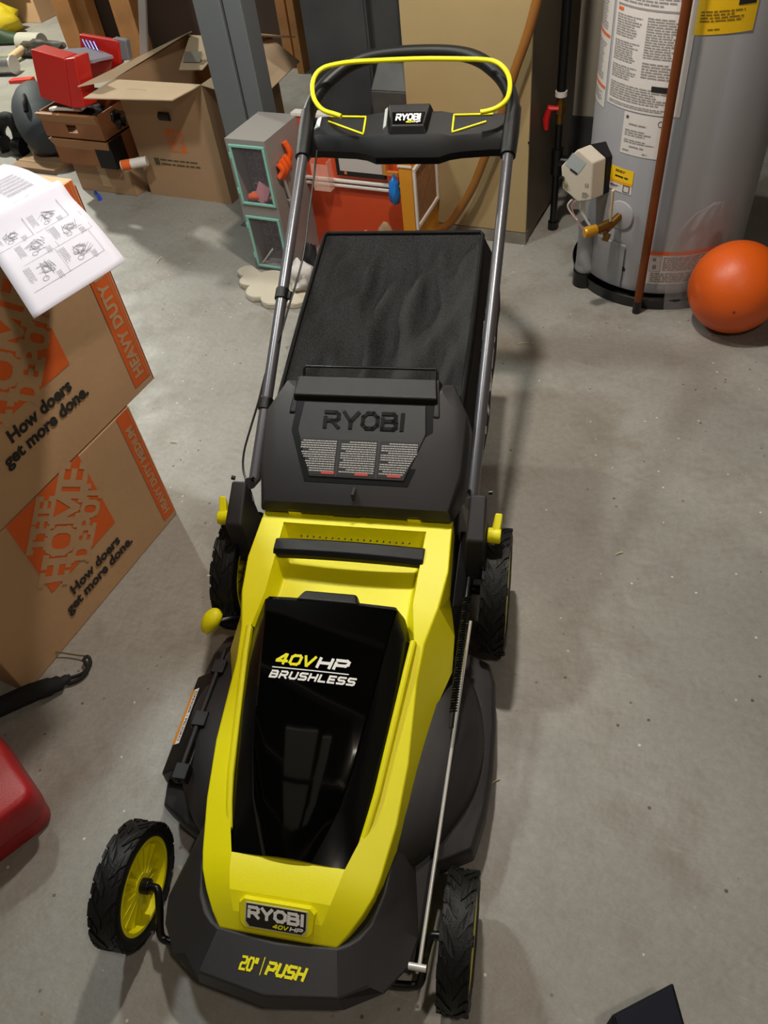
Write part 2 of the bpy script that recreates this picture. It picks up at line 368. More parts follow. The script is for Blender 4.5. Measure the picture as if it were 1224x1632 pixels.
# ---- yellow shroud
S = [ # y, top w, top z, bottom w, bottom z, inner w, inner z
 (.745, .209, .326, .211, .24, .158, .3255), (.704, .211, .3235, .212, .235, .157, .3245), (.612, .215, .314, .215, .225, .155, .314), (.53, .205, .304, .233, .205, .154, .306),
 (.455, .186, .288, .236, .190, .166, .290), (.387, .181, .268, .214, .176, .160, .270), (.24, .184, .230, .199, .150, .143, .234), (.14, .177, .201, .184, .138, .131, .207), (.055, .162, .180, .164, .128, .1015, .200)]
bm = NB()
L_ = []
for y, a, b, c, d, e, f in S: L_.append([(-c, y, d), (-a, y, b), (-e, y, f)])
rs1 = loft(bm, L_, closed=False, caps=False)
rs2 = loft(bm, [[(-x, y, z) for x, y, z in s] for s in L_], closed=False, caps=False)
# rear strip closed across, rear face
v = [rs1[0][2], rs2[0][2], rs2[1][2], rs1[1][2]]; bm.faces.new(v)
bm.faces.new([rs1[0][0], rs1[0][1], rs1[0][2], rs2[0][2], rs2[0][1], rs2[0][0]])
# front nose: grid from the side sections into a centre panel
F = []
for y, wo, zo, wb, zb, wi, zi in ((.055, .162, .180, .164, .128, .1015, .200), (.028, .155, .173, .152, .124, .096, .2005), (-.002, .140, .165, .138, .120, .088, .1945), (-.030, .122, .157, .120, .118, .077, .177), (-.0535, .1025, .149, .1025, .117, .066, .152)):
    F.append([(-wb, y, zb), (-wo, y, zo), (-wi, y, zi), (-wi * .5, y, zi + .001), (wi * .5, y, zi + .001), (wi, y, zi), (wo, y, zo), (wb, y, zb)])
loft(bm, F, closed=False, caps=False)
face(bm, F[-1])
bmesh.ops.remove_doubles(bm, verts=bm.verts, dist=.0008)
shroud = P('shroud', bm, YEL, angle=14, bevel=.0035)
# recess well (hand hole) walls and floor
bm = NB()
top = [(-.157, .704, .3245), (.157, .704, .3245), (.155, .612, .314), (.154, .53, .306), (.166, .455, .290), (-.166, .455, .290), (-.154, .53, .306), (-.155, .612, .314)]
flo = [(-.143, .693, .262), (.143, .693, .262), (.142, .61, .262), (.142, .53, .262), (.142, .44, .262), (-.142, .44, .262), (-.142, .53, .262), (-.142, .61, .262)]
rs = loft(bm, [top, flo], closed=True, caps=False); bm.faces.new(rs[1])
P('hand_well', bm, YEL, bevel=.006, angle=25)
# raised lips along the cover
for s in (-1, 1):
    bm = NB(); pts = [(s * .168, .452, .300), (s * .163, .40, .290), (s * .150, .28, .256), (s * .139, .18, .228), (s * .131, .135, .213), (s * .122, .095, .196)]
    sec = []
    for x, y, z in pts: sec.append([(x - s * .009, y, z - .012), (x - s * .008, y, z), (x - s * .002, y, z + .003), (x + s * .004, y, z), (x + s * .006, y, z - .025)])
    loft(bm, sec, closed=True); P('cover_lip', bm, YEL, bevel=.002)
# carry bar
bm = NB(); secs = []
for i in range(13):
    t = -1 + i / 6; x = t * .161; dz = .010 * (1 - t * t) - .004; dy = -.004 * (1 - t * t)
    secs.append([(x, .624 + dy, .303 + dz), (x, .622 + dy, .318 + dz), (x, .630 + dy, .327 + dz), (x, .655 + dy, .331 + dz), (x, .662 + dy, .325 + dz), (x, .660 + dy, .303 + dz)])
loft(bm, secs); P('carry_handle', bm, BLK, bevel=.002, angle=50)
bm = NB()
for i in range(18):
    x = -.12 + i * .0141; box(bm, x, x + .003, .6895, .6925, .296, .299)
P('vent_dots', bm, INK)
# battery latch hump behind cover
bm = NB(); hexa(bm, [(-.072, .49, .262), (.06, .49, .262), (.056, .522, .262), (-.066, .522, .262), (-.070, .488, .352), (.058, .488, .352), (.048, .516, .346), (-.058, .516, .346)])
P('battery_latch', bm, BLK, bevel=.006)
# ---- glossy cover
CS = [(.495, .126, .341, .146, .262), (.488, .129, .344, .150, .266), (.445, .1225, .3345, .163, .272), (.37, .113, .3135, .157, .268), (.30, .1045, .2925, .150, .250), (.213, .092, .2645, .139, .226), (.14, .076, .2395, .129, .206), (.10, .060, .2235, .114, .198), (.055, .040, .2065, .1000, .199)]
bm = NB(); bm2 = NB(); secs = []; g2 = [[], []]
for y, a, z, b, zb in CS:
    row = [(-a + 2 * a * i / 8, y, z + .0045 * (1 - ((i - 4) / 4) ** 2)) for i in range(9)]
    secs.append([(-a - .004, y, z - .0025)] + row + [(a + .004, y, z - .0025)])
    for k, s in enumerate((-1, 1)): g2[k].append([(s * (a + .004), y, z - .0025), (s * ((a + b) / 2 + .006), y, (z - .0025) * .62 + zb * .38), (s * b, y, zb)])
rs = loft(bm, secs, closed=False, caps=False)
face(bm, [(x, y + .001, z) for x, y, z in secs[0]] + [(.146, .496, .262), (-.146, .496, .262)])
face(bm, [secs[-1][0]] + list(secs[-1][1:]) + [(.100, .055, .199), (-.100, .055, .199)])
cover = P('battery_cover', bm, GLOSS, angle=25)
for k in (0, 1): loft(bm2, g2[k], closed=False, caps=False)
P('cover_side', bm2, mat('satin_black', '#060606', .22, spec=.3), angle=60)
def bvh_of(o):
    b = bmesh.new(); b.from_mesh(o.data); t = BVHTree.FromBMesh(b); b.free(); return t
def draped(bvh, org, ux, uy, off=.0008):
    f = frame_fn(org, ux, uy); n = Vector(ux).normalized().cross(Vector(uy).normalized())
    def g(x, y, h=0):
        p = f(x, y); hit = bvh.ray_cast(p + n * .05, -n, .2)
        return (hit[0] if hit[0] else p) + n * (off + h)
    return g
cb = bvh_of(cover)
cn = draped(cb, (0, .37, .32), (1, 0, 0), (0, 1, .275))
fx = lambda u, v, y=.4: None
def cover_pt(u, v):
    d = ray(u, v); h = cb.ray_cast(CAMP, d); return h[0]
p0, p1 = cover_pt(440, 1056), cover_pt(556, 1064)
uxd = (p1 - p0); uxd.z = 0
cn = draped(cb, p0, (1, 0, 0), (0, 1, .28))
W1 = (p1 - p0).length
bmy, bmw = NB(), NB()
wd = W1 / (swidth('40V', 1) + .5 + swidth('HP', 1.25)) * .97
e = strokes(bmy, '40V', cn, .0165, wd, .0052, slant=.3)
strokes(bmw, 'HP', cn, .0155, wd * 1.22, .0056, slant=.3, x0=e + wd * .55)
rect(bmw, cn, -.006, -.0095, W1 + .002, -.0075, 6)
strokes(bmw, 'BRUSHLESS', cn, .0115, wd * .68, .0036, slant=.3, x0=-.007, y0=-.027, gap=.5)
P('cover_lettering', bmy, YPR, label='lime 40V lettering', smooth=False); P('cover_lettering', bmw, WHT, label='white HP BRUSHLESS lettering', smooth=False)
# ---- badge on the nose
o_ = Vector((0, -.0165, .1885)); nu = Vector((0, .026, .0255)).normalized()
bf = frame_fn((0, -.029, .1795), (1, 0, 0), nu, .0)
bm = NB(); fr = [(-.067, .017), (-.058, .026), (.058, .026), (.067, .017), (.064, -.017), (.055, -.026), (-.055, -.026), (-.064, -.017)]
prism(bm, fr, lambda x, y: bf(x, y, -.006), lambda x, y: bf(x * .985, y * .97, .0035)); P('badge_frame', bm, YEL, bevel=.0015)
bd = [(-.052, .0185), (.052, .0185), (.052, -.012), (.045, -.020), (-.045, -.020), (-.052, -.012)]
bm = NB(); prism(bm, bd, lambda x, y: bf(x, y, .0), lambda x, y: bf(x, y, .0055)); P('badge', bm, GLOSS, bevel=.0008)
bfl = lambda x, y, h=0: bf(x, y, .0062 + h)
bm = NB(); prism(bm, bd, lambda x, y: bf(x * 1.035, y * 1.07, .0), lambda x, y: bf(x * 1.035, y * 1.07, .0049)); P('badge_rim', bm, ROD)
bm = NB(); wl = .093 / swidth('RYOBI', 1); strokes(bm, 'RYOBI', bfl, .0165, wl, .0055, x0=-.0465, y0=-.003)
P('badge_lettering', bm, WHT, label='white RYOBI lettering', smooth=False)
bm = NB(); strokes(bm, '40V', bfl, .0055, .0066, .0018, slant=.3, x0=-.004, y0=-.0155); P('badge_lettering', bm, YPR, label='lime 40V lettering', smooth=False)
bm = NB(); strokes(bm, 'HP', bfl, .0055, .0085, .002, slant=.3, x0=.0255, y0=-.0155); P('badge_lettering', bm, WHT, label='white HP lettering', smooth=False)
# hood lettering
hf = frame_fn((-.053, -.093, .1505), (1, 0, 0), (0, 1, .08), .0006)
hood = [c for c in mow.children if c.name.startswith('front_hood')][0]
hb = bvh_of(hood); hf = draped(hb, (-.050, -.106, .15), (1, .0, 0), (0, 1, .1), .0012)
bm = NB(); e = strokes(bm, '20"', hf, .0175, .0082, .0036, slant=.12, gap=.5)
strokes(bm, '|', hf, .020, .01, .0015, slant=.12, x0=.036, y0=-.001)
strokes(bm, 'PUSH', hf, .0155, .0115, .0046, slant=.25, x0=.046, y0=.0, gap=.48)
P('hood_lettering', bm, YPR, label='lime 20 inch PUSH lettering', smooth=False)

# ---- wheels
def wheel(cx, cy, r, wdt, inner, rear=False):
    s = inner     # sign of x direction pointing to the mower centre
    M = Matrix.Translation((cx, cy, r)) @ Matrix.Rotation(PI / 2, 4, 'Y')
    rim = r * (.77 if not rear else .76)
    bm = NB(); h = wdt / 2
    lathe(bm, [(rim, -h * .8), (rim + .004, -h * .92), (r * .93, -h), (r * .985, -h * .9), (r, -h * .6), (r * 1.0, 0), (r, h * .6), (r * .985, h * .9), (r * .93, h), (rim + .004, h * .92), (rim, h * .8), (rim, -h * .8)], 96, M, cap=False)
    t = P('tyre', bm, RUB, angle=50)
    # tread: chevron lugs
    bm = NB(); n = 12 if not rear else 15
    def tp(th, x, dr): return Vector((cx + x, cy + (r + dr) * math.cos(th), r + (r + dr) * math.sin(th)))
    def lug(poly, dr=.0022):
        prism(bm, poly, lambda a, x: tp(a, x, -.002), lambda a, x: tp(a, x, dr))
    for k in range(n):
        a = 2 * PI * k / n; q = 2 * PI / n
        for sd, o in ((-1, 0), (1, .5)):
            def pt(fa_, fx_): return (a + q * (o + fa_), sd * h * fx_)
            for (f0, x0, w0), (f1, x1, w1) in zip(((0, .95, .44), (.12, .66, .44), (.38, .36, .40)), ((.12, .66, .44), (.38, .36, .40), (.62, .06, .30))):
                lug([pt(f0, x0), pt(f0 + w0, x0), pt(f1 + w1, x1), pt(f1, x1)], .0026)
            lug([pt(.56, .95), pt(.84, .95), pt(.93, .72), pt(.66, .70)], .0026)
            lug([pt(.70, .62), pt(.95, .62), pt(1.12, .42), pt(.90, .38)], .0022)
        for sd in (-1, 1):
            lug([(a + q * .05, sd * h * .84), (a + q * .55, sd * h * .84), (a + q * .5, sd * h * 1.0), (a + q * .1, sd * h * 1.0)], .002)
    b = P('tread', bm, RUB, parent=t, smooth=False)
    # rim: dish and spokes
    bm = NB(); Mi = M
    lathe(bm, [(rim + .002, -h * .86), (rim + .002, h * .86), (rim - .005, h * .86), (rim - .006, -h * .2), (rim - .006, -h * .25), (rim - .004, -h * .86)], 72, Mi, cap=False)
    # web disc on the outer side
    zo = -s * h * .35 if s > 0 else h * .35
    zc = (-.8 * h) * s
    lathe(bm, [(.014, zc - .002), (rim - .003, zc - .002), (rim - .003, zc + .002), (.014, zc + .002)], 72, Mi, cap=False)
    hub = P('wheel_rim', bm, YEL, angle=40)
    bm = NB(); ns = 8
    for k in range(ns):
        a = 2 * PI * k / ns
        for da, tt in ((-.13, .0055), (.13, .0055)):
            # inner end at hub, outer end at rim
            a0, a1 = a + da * 2.2, a + da * 1.3
            p0 = Vector((0, .020 * math.cos(a0), .020 * math.sin(a0))); p1 = Vector((0, (rim - .006) * math.cos(a1), (rim - .006) * math.sin(a1)))
            dd = (p1 - p0).normalized(); nn = Vector((1, 0, 0)).cross(dd) * tt / 2; C0 = Vector((cx, cy, r))
            lo = Vector((zc, 0, 0)); hi0 = Vector((s * h * .60, 0, 0)); hi1 = Vector((s * h * .35, 0, 0))
            hexa(bm, [C0 + p0 - nn + lo, C0 + p1 - nn + lo, C0 + p1 + nn + lo, C0 + p0 + nn + lo, C0 + p0 - nn + hi0, C0 + p1 - nn + hi1, C0 + p1 + nn + hi1, C0 + p0 + nn + hi0])
    P('spokes', bm, YEL, parent=hub, smooth=False)
    bm = NB(); lathe(bm, [(.008, -h * .8), (.021, -h * .8), (.022, h * .62), (.008, h * .62)], 24, M @ Matrix.Rotation(0 if s > 0 else PI, 4, 'Y'), cap=False); P('hub', bm, YEL, parent=hub)
    bm = NB(); lathe(bm, [(0.0001, -h * 1.0), (.009, -h * 1.0), (.009, h * .95), (0.0001, h * .95)], 20, M, cap=False); P('axle_cap', bm, STEELB, parent=hub)
    bm = NB(); x0 = cx + s * h * .6; tube(bm, [(x0, cy, r), (x0 + s * .016, cy, r)], .014, 16); P('wheel_nut', bm, STEELB, parent=hub, bevel=.002)
FR, RR = .107, .140
wheel(-.298, 0, FR, .052, 1); wheel(.298, 0, FR, .052, -1)
wheel(-.292, .70, RR, .055, 1, True); wheel(.305, .70, RR, .055, -1, True)
# front axle cranks
for s in (-1, 1):
    bm = NB(); tube(bm, spline([(s * .17, -.074, .052), (s * .222, -.070, .052), (s * .238, -.062, .058), (s * .243, -.03, .085), (s * .25, -.004, .104), (s * .262, 0, .107), (s * .30, 0, .107)], 5), .0072, 14)
    P('axle_crank', bm, STEELB)
for s in (-1, 1):
    bm = NB(); tube(bm, [(s * .225, .70, RR), (s * .295, .70, RR)], .012, 14); P('rear_axle', bm, STEELB)
# deck front corner tab next to right wheel
bm = NB(); hexa(bm, [(.2, .16, .05), (.25, .14, .05), (.232, -.05, .045), (.212, -.05, .045), (.2, .16, .115), (.243, .14, .10), (.226, -.05, .06), (.214, -.05, .06)]); P('axle_guard', bm, GRP, bevel=.004)
# link rod and height spring on the right side
pa = Zp(750, 990, .235); pb = Zp(668, 1542, .100)
bm = NB(); tube(bm, [pa, pb], .0035, 12); tube(bm, [pb, pb + Vector((-.004, -.004, -.014))], .0035, 10); P('link_rod', bm, ROD)
bm = NB(); tube(bm, [pb + Vector((-.018, 0, .0)), pb + Vector((.012, 0, 0))], .006, 12); P('rod_bolt', bm, ROD)
sa = Zp(744, 952, .262); sb = Zp(722, 1135, .222)
bm = NB(); n = 46 * 8; dd = (sb - sa); ax = dd.normalized(); e1 = ax.orthogonal().normalized(); e2 = ax.cross(e1)
tube(bm, [sa + dd * (i / n) + e1 * .0065 * math.cos(2 * PI * i / 8) + e2 * .0065 * math.sin(2 * PI * i / 8) for i in range(n + 1)], .0016, 5)
P('height_spring', bm, STEELB)
bm = NB(); tube(bm, [sa + Vector((0, .05, .0)), sa, sb, sb + ax * .03], .0045, 10); P('spring_rod', bm, STEELB)
bm = NB(); hexa(bm, [(.22, .55, .12), (.25, .55, .12), (.252, .76, .14), (.22, .76, .14), (.222, .58, .235), (.247, .60, .215), (.247, .76, .27), (.222, .76, .27)]); P('side_bracket', bm, BLK, bevel=.004)
# height lever with lime knob on the left
kc = Xp(336, 991, -.305)
bm = NB(); tube(bm, spline([(-.235, kc.y + .04, kc.z - .05), (-.262, kc.y + .02, kc.z - .01), (kc.x + .01, kc.y, kc.z)], 5), .007, 12); P('height_lever', bm, STEELB)
bm = NB(); tube(bm, spline([kc + Vector((.020, .020, .012)), kc + Vector((.008, .010, .008)), kc + Vector((-.004, -.004, -.002)), kc + Vector((-.012, -.020, -.018))], 6), [.008, .011, .014, .0165, .0185, .0195, .0205, .0212, .0216, .0218, .0216, .021, .0202, .019, .0175, .0155, .0125, .009, .003], 20, flat=.8)
P('lever_knob', bm, YEL, label='lime teardrop knob')
# side discharge flap on the left
bm = NB(); secs = []
for y, dx in ((.20, 0), (.24, .0), (.38, 0), (.42, 0)):
    t = (y - .20) / .22; xo = -.315 + .0 * t
    secs.append([(-.245, y, .165), (-.262, y, .162), (-.276, y, .155), (-.318, y, .121), (-.326, y, .05), (-.306, y, .05), (-.245, y, .10)])
loft(bm, secs); P('discharge_flap', bm, BLK, bevel=.004)
bm = NB(); tube(bm, [(-.258, .17, .170), (-.254, .46, .175)], .006, 10)
for y in (.19, .30, .42): box(bm, -.268, -.240, y - .016, y + .016, .155, .180)
P('flap_hinge', bm, BLK, bevel=.002)
lf = frame_fn((-.3165, .385, .1222), (0, -1, 0), (.042, 0, .034), .0008)
bm = NB(); rect(bm, lf, 0, .0, .125, .026); P('warning_sticker', bm, WHT, label='white and orange warning sticker', smooth=False)
bm = NB(); l2 = frame_fn((-.3165, .385, .1222), (0, -1, 0), (.042, 0, .034), .0013); rect(bm, l2, .0, .0, .125, .011); P('sticker_band', bm, mat('amber_ink', '#d98b2b', .6), smooth=False)
bm = NB(); words(bm, 'DANGER / PELIGRO', lambda x, y: l2(x + .006, y + .0145), .0115, .0002, fit=.112); P('sticker_lettering', bm, INK, smooth=False)

# ---- rear door
def dz(y): return .382 + .556 * (y - .748)
bm = NB()
outer = [(.212, .722, .335), (.236, .80, .33), (.238, .93, .375), (.20, 1.0, .42)]
outer2 = [(.205, .728, .362), (.222, .80, .392), (.226, .92, .46), (.19, .985, .492)]
topp = [(.170, .748, .382), (.197, .84, .436), (.194, .92, .478), (.165, .955, .497)]
mid = [(.158, .752), (.176, .84), (.176, .92), (.158, .95)]
f_ = lambda s: s + [(-x, y, z) for x, y, z in reversed(s)]
loft(bm, [f_(outer), f_(outer2), f_(topp)]); P('rear_door', bm, GRP, bevel=.006)
# panel frame channel
chan = [(.150, .945), (.157, .865), (.113, .765), (-.113, .765), (-.157, .865), (-.150, .945)]
pan = [(.136, .922), (.142, .865), (.104, .774), (-.104, .774), (-.142, .865), (-.136, .922)]
dfn = lambda x, y, h=0: Vector((x, y, dz(y) + h))
bm = NB(); prism(bm, chan, lambda x, y: dfn(x, y, -.02), lambda x, y: dfn(x, y, .0016)); P('door_channel', bm, STEELB)
bm = NB(); prism(bm, pan, lambda x, y: dfn(x, y, -.02), lambda x, y: dfn(x, y, .0050)); P('door_panel', bm, GRP, bevel=.002)
dtf = frame_fn((0, .878, dz(.878)), (1, 0, 0), (0, 1, .556), .0050)
bm = NB(); wl = .172 / swidth('RYOBI', 1); strokes(bm, 'RYOBI', dtf, .034, wl, .0085, x0=-.082, y0=-.004, thick=.0016)
P('door_lettering', bm, STEELB, label='embossed black RYOBI lettering', smooth=False, bevel=.0006)
rn = random.Random(3)
for k, (x0, x1) in enumerate(((-.134, -.047), (-.043, .041), (.045, .130))):
    bm = NB(); pts = {0: [(-.134, .848), (-.047, .848), (-.047, .777), (-.104, .777)], 1: [(-.043, .848), (.041, .848), (.041, .777), (-.043, .777)], 2: [(.045, .848), (.130, .848), (.104, .777), (.045, .777)]}[k]
    prism(bm, pts, lambda x, y: dfn(x, y, .003), lambda x, y: dfn(x, y, .0056)); P('door_label', bm, mat('label_black', '#151312', .5), smooth=False)
    bm = NB()
    for r_ in range(14):
        y = .843 - r_ * .0045; cut = max(0, (.825 - y) * .62) if k != 1 else 0
        a, b = (x0 + .003 + (cut if k == 0 else 0), x1 - .003 - (cut if k == 2 else 0)); a += (b - a) * (rn.random() * .3 if r_ % 4 == 0 else .02)
        x = a
        while x < b:
            e = min(b, x + .002 + rn.random() * .006); z_ = .0062
            face(bm, [dfn(x, y - .0011, z_), dfn(e, y - .0011, z_), dfn(e, y + .0011, z_), dfn(x, y + .0011, z_)]); x = e + .001
    P('label_print', bm, GPR, smooth=False)
    bm = NB(); xx = {0: -.062, 1: .012, 2: .085}[k]; xx = min(xx, .083); face(bm, [dfn(xx - .015, .7785, .0065), dfn(xx + .014, .7785, .0065), dfn(xx + .014, .784, .0065), dfn(xx - .015, .784, .0065)]); P('label_band', bm, REDP, smooth=False)
# pull bar of the door
bm = NB(); hexa(bm, [(-.162, .925, .478), (.162, .925, .478), (.160, .985, .49), (-.160, .985, .49), (-.160, .928, .497), (.160, .928, .497), (.153, .978, .512), (-.153, .978, .512)])
for s in (-1, 1): hexa(bm, [(s * .150, .895, .455), (s * .172, .895, .455), (s * .166, .985, .49), (s * .150, .985, .49), (s * .152, .90, .470), (s * .168, .90, .470), (s * .160, .978, .510), (s * .150, .978, .510)])
P('door_pull', bm, BLK, bevel=.004)
bm = NB(); box(bm, -.003, .003, .735, .757, .375, .392); P('door_slot', bm, INK)
# hinge line
bm = NB(); tube(bm, [(-.205, .737, .335), (.205, .737, .335)], .0085, 12); P('hinge_rod', bm, BLK)
for xa, xb in ((-.048, .012), (.145, .205)):
    bm = NB(); box(bm, xa, xb, .726, .746, .328, .347); P('hinge_clip', bm, GRP, bevel=.002)
for x in (-.136, .128):
    bm = NB(); box(bm, x - .015, x + .015, .724, .752, .318, .3465); P('hinge_tab', bm, YEL, bevel=.003)

# ---- grass bag
bm = NB(); nx, ny = 40, 44
def bagtop(i, j):
    s = -1 + 2 * i / nx; t = j / ny
    y = .93 + (1.494 - .93) * t; z = .455 + (.566 - .455) * t; x = s * (.205 + .003 * math.sin(t * 3))
    e = max(0, 1 - max(abs(s), abs(2 * t - 1)) ** 6)
    sag = -.035 * (1 - s * s) * (1 - (2 * t - 1) ** 2)
    nz = noise.noise(Vector((s * 2.1, t * 2.6, 1.7)))
    rid = -abs(noise.noise(Vector((s * 1.9 + t, t * 2.3 - s * .8, 4.2)))) * .045 - abs(noise.noise(Vector((s * 3.8 - t, t * 3.1, 9.2)))) * .018
    return Vector((x, y, z + sag + (nz * .012 + rid) * e))
gv = [[bm.verts.new(bagtop(i, j)) for j in range(ny + 1)] for i in range(nx + 1)]
for i in range(nx):
    for j in range(ny): bm.faces.new((gv[i][j], gv[i + 1][j], gv[i + 1][j + 1], gv[i][j + 1]))
bag = P('grass_bag', bm, FAB, angle=70)
bm = NB(); rings = []
for z in range(9):
    t = z / 8; ring = []
    for k in range(64):
        a = k / 64 * 4; e = int(a); q = a - e
        cs = [(-1, 0), (1, 0), (1, 1), (-1, 1)]; c0 = cs[e]; c1 = cs[(e + 1) % 4]; sx = c0[0] + (c1[0] - c0[0]) * q; ty = c0[1] + (c1[1] - c0[1]) * q
        y = .93 + .564 * ty; zt = .455 + .111 * ty; bul = math.sin(t * PI) * .042 + .012 * t
        x = sx * (.206 + bul); y += (bul if ty > .99 else 0) * 1.0; zb = .17
        zz = zt + (zb - zt) * t; w_ = noise.noise(Vector((sx * 2, y * 5, t * 3))) * .010 * math.sin(t * PI)
        ring.append((x + w_ * (1 if abs(sx) > .9 else 0), y + (w_ if ty > .9 else 0), zz))
    rings.append(ring)
loft(bm, rings, closed=True, caps=False)
face(bm, rings[-1]); bside = P('bag_side', bm, mat('bag_cloth', '#0b0b0c', .7, spec=.2, bump=.4, bscale=500), angle=70, parent=bag)
bm = NB(); tube(bm, [(-.208, .95, .462), (-.210, 1.2, .512), (-.207, 1.488, .567), (-.2, 1.498, .569), (.2, 1.498, .569), (.207, 1.488, .567), (.210, 1.2, .512), (.208, .95, .462)], .0055, 8); P('bag_piping', bm, mat('bag_cloth', '#0b0b0c', .7, spec=.2), parent=bag)
bm = NB(); tube(bm, [(-.15, .98, .485), (-.15, 1.0, .512), (-.146, 1.005, .516), (.148, 1.005, .516), (.152, 1.0, .512), (.152, .98, .485)], .0032, 8); P('bag_hook', bm, STEELB, parent=bag)
bs = draped(bvh_of(bside), (.255, .97, .31), (0, 1, .19), (0, 0, 1), .0015)
bm = NB(); wl = .36 / swidth('RYOBI', 1); strokes(bm, 'RYOBI', bs, .085, wl, .018, x0=0, y0=0); P('bag_lettering', bm, WHT, label='white RYOBI lettering on the bag side', smooth=False, parent=bag)

# ---- handle brackets, tubes, grip
KSK = .045
def hp(x, y, z): return (x, y - KSK * x, z)
def hline(y, o=0): return .742 + .484 * (y - 1.60) + o
for s in (-1, 1):
    bm = NB(); hexa(bm, [(s * .238, .665, .22), (s * .286, .665, .22), (s * .286, .765, .24), (s * .238, .765, .24), (s * .243, .675, .338), (s * .282, .675, .338), (s * .280, .762, .388), (s * .245, .762, .388)])
    br = P('handle_bracket', bm, GRP, bevel=.006)
    bm = NB(); tube(bm, [(s * .284, .712, .318), (s * .312, .712, .316)], .0165, 20); hexa(bm, [(s * .292, .715, .312), (s * .310, .715, .312), (s * .313, .742, .325), (s * .295, .742, .325), (s * .292, .712, .33), (s * .310, .712, .33), (s * .314, .745, .352), (s * .298, .745, .352)])
    P('bracket_knob', bm, YEL, parent=br, bevel=.003, label='lime clamp knob')
    bm = NB(); tube(bm, [hp(s * .2465, .765, .365), hp(s * .2465, .79, .352), hp(s * .250, 1.0, .352 + .484 * .21), hp(s * .262, 1.60, .742), hp(s * .264, 1.66, .771)], .0135, 24)
    P('handle_tube', bm, TUBE)
    for px in (-.02, .02):
        bm = NB(); tube(bm, [(s * (.262 + px), .782, .372), (s * (.264 + px * 1.3), .782, .374)], .005, 10); P('bracket_bolt', bm, STEELB, parent=br)
loop = [(-.262, 1.60), (-.266, 1.66), (-.262, 1.715), (-.245, 1.762), (-.215, 1.802), (-.165, 1.842), (-.10, 1.862), (0, 1.868), (.10, 1.862), (.165, 1.842), (.215, 1.802), (.245, 1.762), (.262, 1.715), (.266, 1.66), (.262, 1.60)]
bm = NB(); tube(bm, spline([hp(x, y, hline(y)) for x, y in loop], 5), .0175, 20); P('grip_bar', bm, mat('soft_grip', '#101011', .45, spec=.35), angle=60)
for s in (-1, 1):
    bm = NB(); tube(bm, [hp(s * .2615, 1.575, hline(1.575)), hp(s * .2625, 1.59, hline(1.59)), hp(s * .264, 1.64, hline(1.64)), hp(s * .266, 1.70, hline(1.70))], [.019, .0195, .0205, .019], 24); P('tube_cuff', bm, BLK)
# console
bm = NB(); secs = []
for x, yb, yt, th in ((-.265, 1.622, 1.690, -.004), (-.22, 1.622, 1.690, 0), (-.13, 1.617, 1.690, 0), (-.10, 1.612, 1.691, .002), (-.075, 1.602, 1.692, .006), (.088, 1.602, 1.692, .006), (.115, 1.612, 1.691, .002), (.145, 1.617, 1.690, 0), (.22, 1.622, 1.690, 0), (.265, 1.622, 1.690, -.004)):
    dip = .012 if abs(x - .006) < .09 else 0
    secs.append([hp(x, yb, hline(yb, -.045)), hp(x, yb - .003, hline(yb - .003, -.024)), hp(x, yb + .007, hline(yb + .007, -.008)), hp(x, yb + .016 + dip, hline(yb + .016 + dip, th)), hp(x, yt, hline(yt, th)), hp(x, yt + .006, hline(yt, -.015)), hp(x, yt, hline(yt, -.04))])
loft(bm, secs); con = P('console', bm, BLK, bevel=.0025, angle=18)
bm = NB(); q = lambda x, y, o: hp(x, y, hline(y, o))
hexa(bm, [q(-.046, 1.626, .0), q(.060, 1.626, .0), q(.068, 1.700, .0), q(-.054, 1.700, .0), q(-.034, 1.638, .020), q(.048, 1.638, .020), q(.060, 1.696, .022), q(-.046, 1.696, .022)])
P('console_hump', bm, BLK, parent=con, bevel=.004)
bm = NB(); hexa(bm, [q(-.032, 1.640, .018), q(.046, 1.640, .018), q(.050, 1.672, .018), q(-.036, 1.672, .018), q(-.031, 1.641, .0225), q(.045, 1.641, .0225), q(.049, 1.671, .0235), q(-.035, 1.671, .0235)])
P('console_badge', bm, GLOSS, parent=con, bevel=.001)
cf = frame_fn(q(-.022, 1.648, .0245), (1, -KSK, 0), (0, 1, .484))
bm = NB(); wl = .060 / swidth('RYOBI', 1); strokes(bm, 'RYOBI', cf, .0165, wl, .0042); P('console_lettering', bm, WHT, parent=con, label='white RYOBI lettering', smooth=False)
bm = NB(); strokes(bm, '40V', cf, .0048, .0052, .0014, slant=.3, x0=.026, y0=-.0085); P('console_lettering', bm, YPR, parent=con, label='lime 40V lettering', smooth=False)
bm = NB(); strokes(bm, 'HP', cf, .0048, .0058, .0014, slant=.3, x0=.047, y0=-.0085); P('console_lettering', bm, WHT, parent=con, label='white HP lettering', smooth=False)
cbv = bvh_of(con)
def conp(u, v):
    d = ray(u, v); h = cbv.ray_cast(CAMP, d); n = h[1] if h[1] is not None else Vector((0, 0, 1))
    return (h[0] - d * .0025) if h[0] else (toworld_fallback(u, v))
def toworld_fallback(u, v):
    n = Vector((0, -.484, 1)); p0 = Vector((0, 1.66, .80)); d = ray(u, v); return CAMP + d * ((p0 - CAMP).dot(n) / d.dot(n))
def zh(u, v): return (480 + u / 3.221, 60 + v / 3.221)
for pts in ([(150, 404), (332, 407), (318, 495), (140, 430)], [(985, 392), (785, 396), (775, 485), (950, 430)]):
    dn = [Vector(a).lerp(Vector(b), k / 8) for a, b in zip(pts, pts[1:]) for k in range(8)] + [Vector(pts[-1])]
    bm = NB(); tube(bm, [conp(*zh(*p)) for p in dn], .0026, 8); P('console_trim', bm, YPR, parent=con)
